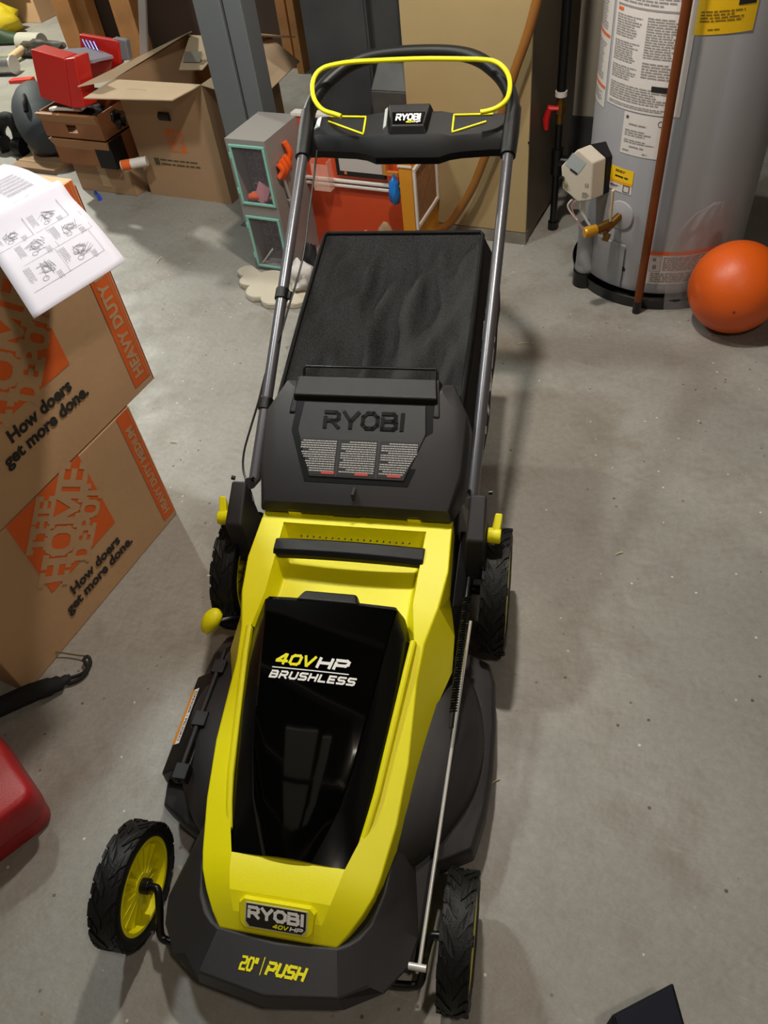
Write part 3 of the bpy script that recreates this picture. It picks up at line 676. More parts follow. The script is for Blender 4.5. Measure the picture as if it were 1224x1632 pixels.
for quad in ([(87, 418), (106, 410), (95, 458), (68, 472)], [(432, 372), (446, 360), (436, 455), (420, 470)]):
    bm = NB(); pp = [conp(*zh(*p)) for p in quad]; c_ = sum(pp, Vector()) / 4
    hexa(bm, [p - Vector((0, 0, .004)) for p in pp] + [p + Vector((0, -.001, .002)) for p in pp]); P('console_inlay', bm, mat('pearl_inlay', '#d5dcda', .3), parent=con)
# lime bail bar
bl = [(205, 404), (170, 392), (120, 376), (85, 345), (62, 300), (58, 240), (75, 190), (110, 158), (165, 140), (260, 125), (400, 117), (600, 109), (780, 109), (930, 113), (990, 122), (1030, 145), (1060, 185), (1072, 235), (1066, 290), (1045, 330), (1005, 360), (960, 376), (920, 383)]
def bail(u, v):
    u, v = zh(u, v); n = Vector((0, -.484, 1)); p0 = Vector((0, 1.6, .742 + .058)); d = ray(u, v); return CAMP + d * ((p0 - CAMP).dot(n) / d.dot(n))
bm = NB(); pts = [bail(*p) for p in bl]
tube(bm, spline(pts, 4), .0058, 12); P('bail_bar', bm, YPR, label='lime bail bar')
# cable, clips
cab = [(505, 240), (500, 285), (492, 340), (486, 390), (478, 430), (460, 490), (445, 540), (425, 590), (412, 640), (400, 680), (389, 720), (388, 750), (398, 780), (404, 800)]
def onh(u, v, off):
    n = Vector((0, -.5, 1)); p0 = Vector((0, 1.6, .742 + off)); d = ray(u, v); return CAMP + d * ((p0 - CAMP).dot(n) / d.dot(n))
bm = NB(); tube(bm, spline([onh(u, v, .012) for u, v in cab], 5), .0026, 8); P('control_cable', bm, STEELB)
for (yy) in (1.215, .955):
    t = (yy - .79) / (1.6 - .79); x = -.2465 - .0155 * t
    bm = NB(); c0 = Vector(hp(x, yy, .352 + .484 * (yy - .79))); dd = Vector((0, .9, .436)).normalized() * .014; tube(bm, [c0 - dd, c0 + dd], .0165, 20); tube(bm, [c0 - dd * .7 + Vector((.020, -.004, .0)), c0 + dd * .7 + Vector((.020, -.004, 0))], .006, 10); P('cable_clip', bm, BLK, bevel=.001)

# ================================================================== cardboard boxes by the mower
EDGE = mat('board_edge', '#8f6c4b', .9)
def carton_face(fn, Hh, logo, size, stripe, words_at, tsize, parent, stripe_text, swd=.052):
    """printed front: fn(s from near corner, z)"""
    x0, z0 = logo; bm = NB(); rect(bm, fn, x0, z0, x0 + size, z0 + size); finish(bm, 'logo_square', ORN, parent, smooth=False)
    # diagonal stencil text
    c = (x0 + size / 2, z0 + size / 2); ca = math.cos(PI / 4)
    def dg(x, y, h=0):
        return fn(c[0] + (x - y) * ca, c[1] + (x + y) * ca, .0006 + h)
    bm = NB(); k = size / .236
    def line(t, h, y, wid, th, dx=0):
        w_ = wid / swidth(t, 1, .16); strokes(bm, t, dg, h, w_, th, gap=.16, x0=-wid / 2 + dx, y0=y)
    line('Thehomedepot'[0:1] + 'he', .045 * k, .048 * k, .125 * k, .013 * k)
    line('home', .074 * k, -.034 * k, .285 * k, .017 * k)
    line('depoT', .050 * k, -.095 * k, .185 * k, .013 * k)
    finish(bm, 'logo_lettering', CARD, parent, smooth=False)
    bm = NB()
    for t, (x, z), fw in words_at: words(bm, t, lambda a, b: fn(x + a, z + b, .0009), .05, .0021, fit=fw)
    finish(bm, 'slogan_lettering', INK, parent, smooth=False)
    sx, sz0, sz1 = stripe
    bm = NB(); rect(bm, fn, sx, sz0, sx + swd, sz1); finish(bm, 'stripe', ORN, parent, smooth=False)
    bm = NB(); rect(bm, lambda a, b: fn(a, b, .0006), sx + swd * .84, sz0, sx + swd * .87, sz1)
    words(bm, stripe_text, lambda a, b: fn(sx + swd * .70 - b, sz0 + .018 + a, .0006), .040, .0018, fit=tsize)
    finish(bm, 'stripe_lettering', CARD, parent, smooth=False)
# lower carton: front face from near corner to far corner
fa = Vector((-.781, .390, 0)); fb = Vector((-.618, .983, 0)); fd = (fb - fa); BL = fd.length; fd.normalize(); BYAW = math.atan2(fd.y, fd.x)
fn_n = Vector((fd.y, -fd.x, 0))
def carton(name, label, base, length, height, depth, z0, group=None):
    t = thing(name, label, 'box', (base.x, base.y, z0), BYAW, group)
    # local: x along the face (near to far), y = into the box, z up
    bm = NB(); box(bm, 0, length, 0, depth, 0, height); finish(bm, 'carton_body', CARD, t, bevel=.004)
    return t
c1 = carton('cardboard_box', 'brown cardboard box standing on the floor, the lower of two stacked by the mower', fa, BL, .398, .42, 0)
lf1 = lambda x, z, h=0: Vector((x, -.0012 - h, z))
carton_face(lf1, .398, (.190, .165), .236, (BL - .052, .022, .397), (('How doers', (.229, .104), .182), ('get more done.', (.194, .068), .252)), .31, c1, 'HEAVY DUTY MEDIUM', .046)
bm = NB(); tube(bm, [(BL * .0 + .02, .0, .392), (BL, 0, .392)], .001, 4); bm.free()
tb = fa + fd * -.05; tlen = (Vector((-.590, 1.085, 0)) - tb).dot(fd)
c2 = carton('cardboard_box', 'large brown cardboard box on top of the other, with an instruction sheet lying on it', tb, tlen, .515, .46, .400)
lz = lambda z: z - .400
def facecoord(u, v):
    d = ray(u, v); p = CAMP + d * ((tb - CAMP).dot(fn_n) / d.dot(fn_n)); q = p - tb; return q.dot(fd), p.z - .4
bl_, br_ = facecoord(3, 669), facecoord(111, 581)
h1, h2 = facecoord(4, 702), facecoord(3, 742)
s1 = facecoord(218, 613)
sz = br_[0] - bl_[0]
carton_face(lf1, .515, (.326, .197), .240, (tlen - .066, .022, .514), (('How doers', (.352, .146), .190), ('get more done.', (.317, .106), .262)), .42, c2, 'HEAVY DUTY MEDIUM', .060)
bm = NB(); rect(bm, lambda x, y, h=0: Vector((x, y, .5165)), 0, .225, tlen, .245); finish(bm, 'packing_tape', mat('packing_tape', '#b99a72', .3), c2, smooth=False)
bm = NB(); rect(bm, lambda x, y, h=0: Vector((tlen + .001, y, x)), .0, .0, .5, .05)
finish(bm, 'side_stripe', ORN, c2, smooth=False)

# instruction sheet on the upper carton
E1 = Vector((-.574, 1.020, .928)); Wd = Vector((-.086, -.177, 0)); P1 = Vector((-.345, .785, .912)); Lp = P1 - E1
sh = thing('instruction_sheet', 'white folded instruction sheet with assembly drawings, lying over the edge of the upper box', 'paper', (E1.x, E1.y, .916))
def sheet(s, t):   # s across 0..1, t along: -1..0 back page, 0..1 front page
    ridge = .020 * math.exp(-(t * 9) ** 2) + .012 * math.sin(max(0, t) * PI)
    base = E1 + Wd * s + (Lp * t if t > 0 else Vector((Lp.x * .95, Lp.y * .6, 0)) * t)
    z = (E1.z + (P1.z - E1.z) * t if t > 0 else E1.z) + ridge - (.004 * abs(t) if t < 0 else 0)
    back = .012 * math.sin(-t * PI) if t < 0 else 0
    return Vector((base.x, base.y, z - .008 + back)) - Vector((E1.x, E1.y, .916))
bm = NB(); N1, N2 = 10, 44
g0 = [[bm.verts.new(sheet(i / N1, -1 + 2 * j / N2)) for j in range(N2 + 1)] for i in range(N1 + 1)]
for i in range(N1):
    for j in range(N2): bm.faces.new((g0[i][j], g0[i + 1][j], g0[i + 1][j + 1], g0[i][j + 1]))
po = finish(bm, 'page', PAPER, sh, angle=80); md = po.modifiers.new('thick', 'SOLIDIFY'); md.thickness = .0006; md.offset = -1
bm = NB(); rn = random.Random(11)
WP, LP = Wd.length, Lp.length
# page frame: x reads along -Lp, y across; map metres to (s,t)
pg = lambda x, y, h=0: sheet(y / WP, x / LP) + Vector((0, 0, .0006))
def circ(cx, cy, r, th=.0009, e=1, n=20):
    for i in range(n):
        a, b = 2 * PI * i / n, 2 * PI * (i + 1) / n
        face(bm, [pg(cx + r * math.cos(a), cy + e * r * math.sin(a)), pg(cx + r * math.cos(b), cy + e * r * math.sin(b)), pg(cx + (r - th) * math.cos(b), cy + e * (r - th) * math.sin(b)), pg(cx + (r - th) * math.cos(a), cy + e * (r - th) * math.sin(a))])
def seg(x0, y0, x1, y1, th=.0009):
    d = Vector((x1 - x0, y1 - y0)); 
    if d.length < 1e-5: return
    n = Vector((-d.y, d.x)).normalized() * th / 2
    face(bm, [pg(x0 + n.x, y0 + n.y), pg(x1 + n.x, y1 + n.y), pg(x1 - n.x, y1 - n.y), pg(x0 - n.x, y0 - n.y)])
def drawing(cx, cy, r):
    circ(cx, cy, r * .55, .001, .8); circ(cx, cy, r * .32, .0008, .8); circ(cx + r * 1.1, cy + r * .5, r * .3)
    for k in range(16):
        a = rn.random() * 6.3; b = a + .6 + rn.random() * 2; q = r * (.4 + .9 * rn.random())
        seg(cx + q * math.cos(a), cy + q * math.sin(a), cx + q * math.cos(b) * .9, cy + q * .8 * math.sin(b), .0008)
def vtext(x0, y0, L_, rows):
    for r_ in range(rows):
        y = y0 + r_ * .0028; x = x0; e = x0 + L_ * (.75 + .25 * rn.random())
        while x < e:
            l = .002 + rn.random() * .005; seg(x, y, min(e, x + l), y, .0010); x += l + .0016
for (x, y) in ((.075, .065), (.075, .145), (.155, .045), (.155, .12), (.235, .055), (.235, .13)):
    drawing(x, y, .021); vtext(x - .03, y + .026, .05, 5); vtext(x + .022, y - .02, .025, 4)
    for a, b in (((x - .036, y - .034), (x + .040, y - .034)), ((x + .040, y - .034), (x + .040, y + .042))): seg(*a, *b, .0007)
for k in range(6): vtext(-.10 - k * .02, .03, .016, 22)
for k in range(14): seg(-.05 + k * .0015, .06 + k * .003, -.015, .07 + k * .003, .0012)
finish(bm, 'page_print', mat('grey_line_ink', '#67636b', .7), sh, smooth=False)

# black strap bag with a thin cord on the floor by the boxes
sb_ = thing('strap_bag', 'slim black fabric bag with wrist strap and thin tan cord, beside the lower box', 'bag', Zp(60, 1110))
so = Vector(sb_.location)
def zz_(u, v, z): return Zp(u, v, z) - so
bm = NB(); tube(bm, spline([zz_(-60, 1150, .022), zz_(0, 1126, .022), zz_(50, 1104, .022), (zz_(90, 1090, .018)), zz_(112, 1078, .010)], 6), [.026] * 7 + [.025] * 6 + [.024] * 4 + [.020] * 3 + [.012] * 3 + [.008] * 2, 14, flat=.75)
finish(bm, 'bag_body', mat('black_cloth', '#141416', .8, bump=.6, bscale=60), sb_)
bm = NB(); tube(bm, spline([zz_(105, 1082, .012), zz_(130, 1074, .008), zz_(144, 1058, .012), zz_(140, 1046, .016), zz_(134, 1052, .02), (zz_(140, 1066, .012)), zz_(128, 1082, .008), zz_(108, 1090, .008)], 6), .0042, 8)
finish(bm, 'wrist_strap', mat('black_cloth', '#141416', .8), sb_)
bm = NB(); tube(bm, spline([zz_(-30, 995, .07), zz_(0, 1010, .055), zz_(60, 1032, .028), zz_(110, 1042, .012), zz_(142, 1046, .018)], 6), .0022, 8)
finish(bm, 'cord', mat('tan_cord', '#6f6240', .8), sb_)

# red plastic case at the left edge, navy box at the lower right
def rbox(bm, pts, z0, z1, rad=.03, n=6, taper=1.0):
    P2 = [Vector(p) for p in pts]; m = len(P2); ring = []
    for i in range(m):
        a, b, c = P2[i - 1], P2[i], P2[(i + 1) % m]; d1 = (a - b).normalized(); d2 = (c - b).normalized(); s = b + d1 * rad; e = b + d2 * rad
        for k in range(n + 1):
            t = k / n; ring.append((1 - t) ** 2 * s + 2 * t * (1 - t) * b + t * t * e)
    c = sum(ring, Vector((0, 0))) / len(ring); e = min(.02, (z1 - z0) / 4)
    secs = []
    for s, z in ((.97, z0), (1, z0 + e * .5), (1 * taper, z1 - e), (.985 * taper, z1 - e * .4), (.95 * taper, z1)): secs.append([(c.x + (p.x - c.x) * s, c.y + (p.y - c.y) * s, z) for p in ring])
    loft(bm, secs)
RED = mat('red_case_plastic', '#a0141c', .45, bump=.3, bscale=300)
rc = thing('red_case', 'dark red rounded plastic case at the left edge of the picture', 'case', Zp(-60, 1300))
ro = Vector(rc.location)
q = lambda u, v, z: (Zp(u, v, z) - ro).to_2d()
bm = NB(); rbox(bm, [q(74, 1290, .06), q(-8, 1168, .06), q(-330, 1240, .06), q(-180, 1480, .06)], 0, .075, .04); finish(bm, 'case_base', RED, rc, angle=60)
bm = NB(); rbox(bm, [q(70, 1277, .12), q(-10, 1158, .12), q(-330, 1235, .12), q(-180, 1465, .12)], .077, .16, .04); finish(bm, 'case_lid', RED, rc, angle=60)
nb = thing('navy_box', 'dark navy box corner at the bottom right of the picture', 'box', Zp(1040, 1650))
no = Vector(nb.location); zt = .12
qq = lambda u, v, z: Zp(u, v, z) - no
t4 = [qq(974, 1618, zt), qq(1073, 1566, zt), qq(1110, 1700, zt), qq(1010, 1740, zt)]
bm = NB(); hexa(bm, [Vector((p.x, p.y, 0)) for p in t4] + t4); finish(bm, 'box_body', mat('navy_board', '#06070f', .7, spec=.2), nb, bevel=.003)
bm = NB(); c_ = sum(t4, Vector()) / 4; hexa(bm, [c_ + (p - c_) * .93 + Vector((0, 0, .0005)) for p in t4] + [c_ + (p - c_) * .92 + Vector((0, 0, .004)) for p in t4]); finish(bm, 'box_lid', mat('navy_lid', '#080a1a', .6, spec=.2), nb, bevel=.001)

# ================================================================== room frame helpers (a right, b away)
def rthing(name, label, cat, a, b, z=0, group=None, rz=0):
    t = thing(name, label, cat, rw(a, b, z), YAW + rz, group); t['oa'] = 0; del t['oa']; return t
def LB(a0, b0, z0=0): return lambda u, v, b: Bp(u, v, b) - Vector((a0, b0, z0))
z1 = lambda u, v: (u / 2.55, v / 2.55)
z3 = lambda u, v: (340 + u / 3.4, 150 + v / 3.4)

# furnace and duct
FUR = mat('furnace_enamel', '#a58f66', .5, var=.05, vscale=4, bump=.1, bscale=30); FURS = mat('furnace_side', '#6e6250', .5, metal=.3)
DUCT = mat('dark_duct', '#3b3c3d', .55, metal=.2, var=.25, vscale=5)
fu = rthing('furnace', 'tall tan metal furnace cabinet standing behind the mower handle', 'furnace', -.345, 2.46)
bm = NB(); box(bm, -.46, 0, 0, .66, .012, 1.7); finish(bm, 'cabinet', FURS, fu, bevel=.004)
bm = NB(); box(bm, -.46, .001, -.012, .0, .05, 1.7); finish(bm, 'front_panel', FUR, fu, bevel=.003)
bm = NB(); box(bm, -.46, .002, -.010, .02, .0, .048); finish(bm, 'base_strip', mat('stained_base', '#7b7568', .8, var=.3, vscale=15), fu, bevel=.002)
bm = NB()
for p in ((800, 178), (843, 227)):
    c = Bp(*p, 2.447) - Vector((-.345, 2.46, 0)); tube(bm, [c, c + Vector((0, -.004, 0))], .0035, 8); finish(bm, 'panel_screw', STEELB, fu); bm = NB()
bm.free()
du = rthing('air_duct', 'dark grey sheet metal air duct left of the tan furnace', 'duct', -1.0, 2.50)
bm = NB(); box(bm, -.235, .190, .03, .5, 0, 1.9); finish(bm, 'duct_body', DUCT, du, bevel=.006)
bm = NB(); box(bm, .045, .188, -.03, .03, .22, .52); hexa(bm, [(.045, -.03, .52), (.188, -.03, .52), (.188, .03, .52), (.045, .03, .52), (.06, .02, .60), (.188, .02, .60), (.188, .03, .60), (.06, .03, .60)]); finish(bm, 'duct_elbow', mat('duct_grey', '#4d4b48', .5, metal=.3, var=.2, vscale=12), du, bevel=.004)
bm = NB(); box(bm, .040, .046, .0, .032, .0, 1.9); finish(bm, 'duct_seam', DUCT, du)
# drain hose
ho = rthing('drain_hose', 'brown plastic hose curving down the front of the tan furnace', 'hose', -.60, 2.40)
bm = NB(); pts = [Bp(u, v, 2.40) - Vector((-.60, 2.40, 0)) for u, v in ((868, -60), (856, 0), (841, 55), (820, 115), (797, 190), (775, 245), (755, 295), (735, 330), (712, 360), (680, 380))]
for p in pts: p.z = max(p.z, .016)
tube(bm, spline(pts, 6), .0155, 14); finish(bm, 'hose_tube', mat('hose_brown', '#8a5a24', .45, var=.12, vscale=10), ho)
# grey steel post
POST = mat('grey_post', '#626567', .5, bump=.3, bscale=40)
po_ = rthing('steel_post', 'grey painted steel post between the open cardboard box and the toy organiser', 'post', -1.45, 2.33)
bm = NB(); box(bm, -.100, .015, 0, .10, 0, 2.38); finish(bm, 'post_flange', POST, po_, bevel=.004)
bm = NB(); box(bm, .021, .097, .008, .10, 0, 2.38); finish(bm, 'post_flange', POST, po_, bevel=.004)
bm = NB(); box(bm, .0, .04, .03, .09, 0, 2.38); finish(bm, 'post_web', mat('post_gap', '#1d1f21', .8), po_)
bm = NB(); box(bm, -.12, .12, -.02, .12, 0, .008); finish(bm, 'base_plate', POST, po_)
# thin white pole leaning on the open box
wp = rthing('white_pole', 'thin white square pole standing inside the open cardboard box', 'pole', -2.12, 2.78)
a0 = Vector((-2.12, 2.78, 0)); p0 = Bp(232, 132, 2.78) - a0; p1 = Bp(226, -30, 2.84) - a0
bm = NB(); dd = (p1 - p0).normalized(); p0 = p0 - dd * (p0.z - .02) / dd.z; hexa(bm, [p0 + Vector((-.02, -.008, 0)), p0 + Vector((.02, -.008, 0)), p0 + Vector((.02, .008, 0)), p0 + Vector((-.02, .008, 0)), p1 + Vector((-.02, -.008, 0)), p1 + Vector((.02, -.008, 0)), p1 + Vector((.02, .008, 0)), p1 + Vector((-.02, .008, 0))])
finish(bm, 'pole_shaft', mat('white_pole_paint', '#a9a29c', .5), wp, bevel=.003)
bm = NB(); d_ = Vector((0, -.0085, 0)); bm2 = p0 + dd * .42
hexa(bm, [p0 + Vector((-.022, -.010, 0)), p0 + Vector((.022, -.010, 0)), p0 + Vector((.022, .010, 0)), p0 + Vector((-.022, .010, 0)), p0 + dd * .02 + Vector((-.022, -.010, 0)), p0 + dd * .02 + Vector((.022, -.010, 0)), p0 + dd * .02 + Vector((.022, .010, 0)), p0 + dd * .02 + Vector((-.022, .010, 0))]); finish(bm, 'pole_foot', INK, wp)

# ---- open cardboard box
ob = rthing('open_cardboard_box', 'tall open cardboard box with flaps spread, standing behind the grey post', 'box', -2.18, 2.48)
Wb, Db, Hb, tk = .455, .56, .50, .005
CARD2 = mat('cardboard_box_side', '#a68463', .85, bump=.3, bscale=60, var=.05, vscale=5)
bm = NB(); box(bm, 0, Wb, 0, tk, 0, Hb); box(bm, 0, Wb, Db - tk, Db, 0, Hb); box(bm, 0, tk, tk, Db - tk, 0, Hb); box(bm, Wb - tk, Wb, tk, Db - tk, 0, Hb); box(bm, tk, Wb - tk, tk, Db - tk, 0, tk)
finish(bm, 'box_walls', CARD2, ob)
def flap(pts, m=CARDIN):
    bm = NB(); P_ = [Vector(p) for p in pts]; n = (P_[1] - P_[0]).cross(P_[2] - P_[0]).normalized() * .002
    hexa(bm, [p - n for p in P_] + [p + n for p in P_]); return finish(bm, 'flap', m, ob)
A0 = Vector((-2.18, 2.48, 0)); RL = lambda u, v, z: Rp(*z1(u, v), z) - A0
flap([(0, 0, Hb), (Wb, 0, Hb), RL(700, 408, .50), RL(340, 400, .505)])
flap([(0, 0, Hb), (0, Db, Hb), RL(778, 128, .52), RL(316, 352, .51)])
flap([(Wb, 0, Hb), (Wb, Db, Hb), RL(1218, 250, .45), RL(1045, 418, .43)])
flap([(Wb * .45, Db, Hb), (Wb, Db, Hb), RL(1200, 150, .50), RL(985, 132, .58)])
flap([(.02, Db - .01, Hb), (Wb * .55, Db - .01, Hb), RL(822, 285, .42), RL(728, 285, .42)])
cfn = lambda x, z, h=0: Vector((x, -.0012 - h, z))
l0 = Bp(*z1(668, 525), 2.48) - A0
bm = NB(); rect(bm, cfn, l0.x, l0.z - .095, l0.x + .088, l0.z); finish(bm, 'logo_square', ORN, ob, smooth=False)
bm = NB(); ccx, ccz = l0.x + .044, l0.z - .0475; dg2 = lambda x, y, h=0: cfn(ccx + (x - y) * .7071, ccz + (x + y) * .7071, .0006 + h)
for t, h, y, wd_ in (('The', .016, .018, .05), ('home', .028, -.013, .106), ('depoT', .018, -.036, .07)):
    w_ = wd_ / swidth(t, 1, .16); strokes(bm, t, dg2, h, w_, .0055, gap=.16, x0=-wd_ / 2, y0=y)
finish(bm, 'logo_lettering', CARD2, ob, smooth=False)
bm = NB(); l1_ = Bp(*z1(652, 660), 2.48) - A0; rn = random.Random(8)
scribble(bm, cfn, l1_.x + .005, l1_.z - .012, .22, .014, 1, rn, ragged=.1); scribble(bm, cfn, l1_.x + .005, l1_.z + .008, .21, .012, 1, rn, ragged=.1); rect(bm, cfn, l1_.x - .03, l1_.z - .012, l1_.x - .002, l1_.z + .02)
finish(bm, 'side_print', mat('faded_ink', '#54472f', .9), ob, smooth=False)
bm = NB(); hcl = Bp(*z1(638, 470), 2.48) - A0
tube(bm, [cfn(hcl.x + .015, hcl.z + .0, -.001), cfn(hcl.x + .07, hcl.z, -.001)], .017, 16, flat=1); finish(bm, 'hand_hole', INK, ob)
bm = NB(); hh = Vector((Wb * .45, -.10, Hb + .0035)); tube(bm, spline([hh + Vector((-.05, -.006, 0)), hh + Vector((-.03, .004, 0)), hh + Vector((.03, .004, 0)), hh + Vector((.05, -.006, 0))], 4), .0015, 6); finish(bm, 'hand_cut', EDGE, ob)
bm = NB(); fn_ = frame_fn(RL(745, 255, .44), RL(822, 255, .44) - RL(745, 255, .44), Vector((0, .5, .4)), .004); rect(bm, fn_, 0, 0, .09, .05); finish(bm, 'flap_print', mat('faded_ink2', '#7c7468', .9), ob, smooth=False)

# ---- small closed box with two trays, case on top
sbx = rthing('cardboard_box', 'low brown cardboard box under the two brown trays', 'box', -2.58, 2.445)
bm = NB(); box(bm, 0, .345, 0, .30, 0, .145); finish(bm, 'carton_body', CARD2, sbx, bevel=.003)
bm = NB(); box(bm, .15, .20, -.0015, .3015, .03, .1465); finish(bm, 'packing_tape', mat('packing_tape', '#b99a72', .3), sbx)
TRAY = mat('brown_tray', '#8a5632', .55, var=.08)
def tray(label, a, b, z, W_, D_, H_, hole=True, band=False, grp=None):
    t = rthing('storage_tray', label, 'tray', a, b, z)
    bm = NB(); k = .006
    if hole:
        box(bm, 0, W_ * .40, 0, k, 0, H_); box(bm, W_ * .58, W_, 0, k, 0, H_); box(bm, W_ * .40, W_ * .58, 0, k, 0, H_ * .22); box(bm, W_ * .40, W_ * .58, 0, k, H_ * .55, H_)
    else: box(bm, 0, W_, 0, k, 0, H_)
    box(bm, 0, W_, D_ - k, D_, 0, H_); box(bm, 0, k, k, D_ - k, 0, H_); box(bm, W_ - k, W_, k, D_ - k, 0, H_); box(bm, k, W_ - k, k, D_ - k, 0, k)
    finish(bm, 'tray_body', TRAY, t)
    bm = NB(); rr_ = .004
    for x in (.004, W_ - .004):
        for y in (.004, D_ - .004): tube(bm, [(x, y, .0), (x, y, H_ + .004)], rr_, 8); finish(bm, 'corner_post', STEELB, t); bm = NB()
    bm.free()
    bm = NB(); hexa(bm, [(0.01, -.0008, H_ * .62), (W_ - .01, -.0008, H_ * .62), (W_ - .01, .001, H_ * .62), (.01, .001, H_ * .62), (0, -.02, H_), (W_, -.02, H_), (W_, .003, H_), (0, .003, H_)]); finish(bm, 'front_lip', mat('brown_tray_lip', '#b07b50', .6), t)
    if band: bm = NB(); box(bm, W_ * .72, W_ * 1.01, -.004, D_ * .3, -.004, H_ * .99); finish(bm, 'black_band', BLK, t)
    return t
tray('brown fibreboard tray, the lower of the two, with a black band at its corner', -2.60, 2.405, .147, .34, .29, .118, False, True)
tray('brown fibreboard tray with a hand hole, the upper of the two, full of tools', -2.605, 2.39, .275, .345, .30, .105)
# contents of the upper tray
def blob(name, label, cat, m, loc, sc, seed=0, rough=.25, group=None, rz=0, sub=3, freq=2.0):
    bm = NB(); bmesh.ops.create_icosphere(bm, subdivisions=sub, radius=1)
    for v in bm.verts:
        n = noise.noise(v.co * freq + Vector((seed * 3.1, seed, 0))); v.co *= 1 + n * rough
        v.co = Vector((v.co.x * sc[0], v.co.y * sc[1], max(v.co.z, -.72) * sc[2]))
    mz = min(v.co.z for v in bm.verts)
    for v in bm.verts: v.co.z -= mz
    o = finish(bm, name, m, loc=loc, rotz=rz, angle=80); tag(o, label, cat, group); return o
blob('work_glove', 'crumpled black work glove in the upper brown tray', 'glove', mat('black_cloth', '#141416', .8), rw(-2.40, 2.50, .281), (.07, .06, .055), 3, .5)
blob('wire_bundle', 'dark bundle of tools in the upper brown tray, right of the glove', 'tools', STEELB, rw(-2.28, 2.52, .281), (.035, .05, .05), 7, .7)
bm = NB(); tube(bm, [(-.07, 0, 0), (.07, .01, .0)], .008, 10); lathe(bm, [(.008, -.003), (.02, -.004), (.02, .004), (.008, .003)], 6, Matrix.Translation((-.08, 0, 0))); tag(finish(bm, 'wrench', ROD, loc=rw(-2.43, 2.40, .386 + .008), rotz=YAW), 'steel wrench lying on the front lip of the upper brown tray', 'wrench')
# paint roller tube
bm = NB(); t0 = Vector((-2.20, 2.395, 0)); pt = thing('caulk_tube', 'white and orange caulk tube lying beside the lower brown tray', 'tube', rw(-2.235, 2.39, .1525), YAW)
pa_, pb_ = Vector((0.03, -.01, .024)), Vector((.135, .045, .030)); d_ = (pb_ - pa_)
bm = NB(); tube(bm, [pa_, pb_], .021, 20); finish(bm, 'tube_body', mat('tube_white', '#d8cfc6', .4), pt)
bm = NB(); tube(bm, [pa_ + d_ * .03, pa_ + d_ * .38], .0217, 20); finish(bm, 'tube_label', ORN, pt)

# red tool case, opened like a book with a grey divider
tc_ = rthing('tool_case', 'red plastic tool case standing open with a grey divider, on the upper brown tray', 'tool case', -2.50, 2.40, .39)
REDC = mat('bright_red_case', '#c4231c', .35, bump=.15, bscale=40)
T0 = Vector((-2.50, 2.40, .39)); TB = lambda u, v, b: Bp(*z1(u, v), b) - T0
a_, b_, c_, d_ = TB(120, 200, 2.39), TB(262, 240, 2.39), TB(290, 440, 2.39), TB(162, 398, 2.39)
bk = Vector((.02, .07, 0))
bm = NB(); hexa(bm, [d_, c_, c_ + bk, d_ + bk, a_, b_, b_ + bk, a_ + bk]); left = finish(bm, 'case_half', REDC, tc_, bevel=.008)
e_, f_2, g_, h_ = TB(262, 240, 2.385), TB(302, 235, 2.385), TB(342, 440, 2.385), TB(290, 442, 2.385)
bm = NB(); hexa(bm, [h_, g_, g_ + bk, h_ + bk, e_, f_2, f_2 + bk, e_ + bk]); finish(bm, 'case_rim', REDC, tc_, bevel=.006)
i_, j_, k_, l_ = TB(318, 140, 2.62), TB(478, 168, 2.62), TB(492, 262, 2.62), TB(345, 345, 2.62)
bm = NB(); bk2 = Vector((0, .03, 0)); hexa(bm, [l_, k_, k_ + bk2, l_ + bk2, i_, j_, j_ + bk2, i_ + bk2]); finish(bm, 'case_half', REDC, tc_, bevel=.008)
m_ = [TB(240, 200, 2.47), TB(325, 255, 2.42), TB(460, 225, 2.58), TB(372, 190, 2.61)]
bm = NB(); hexa(bm, [p - Vector((0, 0, .012)) for p in m_] + m_); finish(bm, 'divider', mat('grey_divider', '#8b8793', .5), tc_, bevel=.002)
for k in range(4):
    bm = NB(); p = TB(335 + k * 15, 160 + k * 3, 2.60); tube(bm, [p, p + Vector((.02, -.01, -.035))], .005, 8); finish(bm, 'drill_bit', mat('blue_steel', '#6c6aa8', .3, metal=.6), tc_)
n_ = [TB(455, 155, 2.63), TB(510, 165, 2.63), TB(525, 245, 2.63), TB(482, 250, 2.63)]
bm = NB(); hexa(bm, [n_[3], n_[2], n_[2] + bk2, n_[3] + bk2, n_[0], n_[1], n_[1] + bk2, n_[0] + bk2]); finish(bm, 'case_latch', mat('grey_latch', '#77777c', .4), tc_, bevel=.006)
bm = NB(); o_4 = [TB(330, 262, 2.58), TB(450, 250, 2.58), TB(440, 330, 2.58), TB(345, 345, 2.58)]; hexa(bm, [o_4[3], o_4[2], o_4[2] + bk2 * .3, o_4[3] + bk2 * .3, o_4[0], o_4[1], o_4[1] + bk2 * .3, o_4[0] + bk2 * .3]); finish(bm, 'case_tray', mat('pale_red', '#c05a50', .4), tc_)
# blue marker on the floor
mk = rthing('marker_pen', 'small blue marker on the floor in front of the low box', 'pen', -2.43, 2.39)
bm = NB(); tube(bm, [(-.045, .03, .008), (.0, .0, .008)], .008, 12); finish(bm, 'pen_body', mat('pen_blue', '#1c3f9e', .4), mk)
bm = NB(); tube(bm, [(0, 0, .009), (.03, -.025, .009)], .0095, 12); finish(bm, 'pen_cap', mat('cap_blue', '#1d55d8', .3), mk)

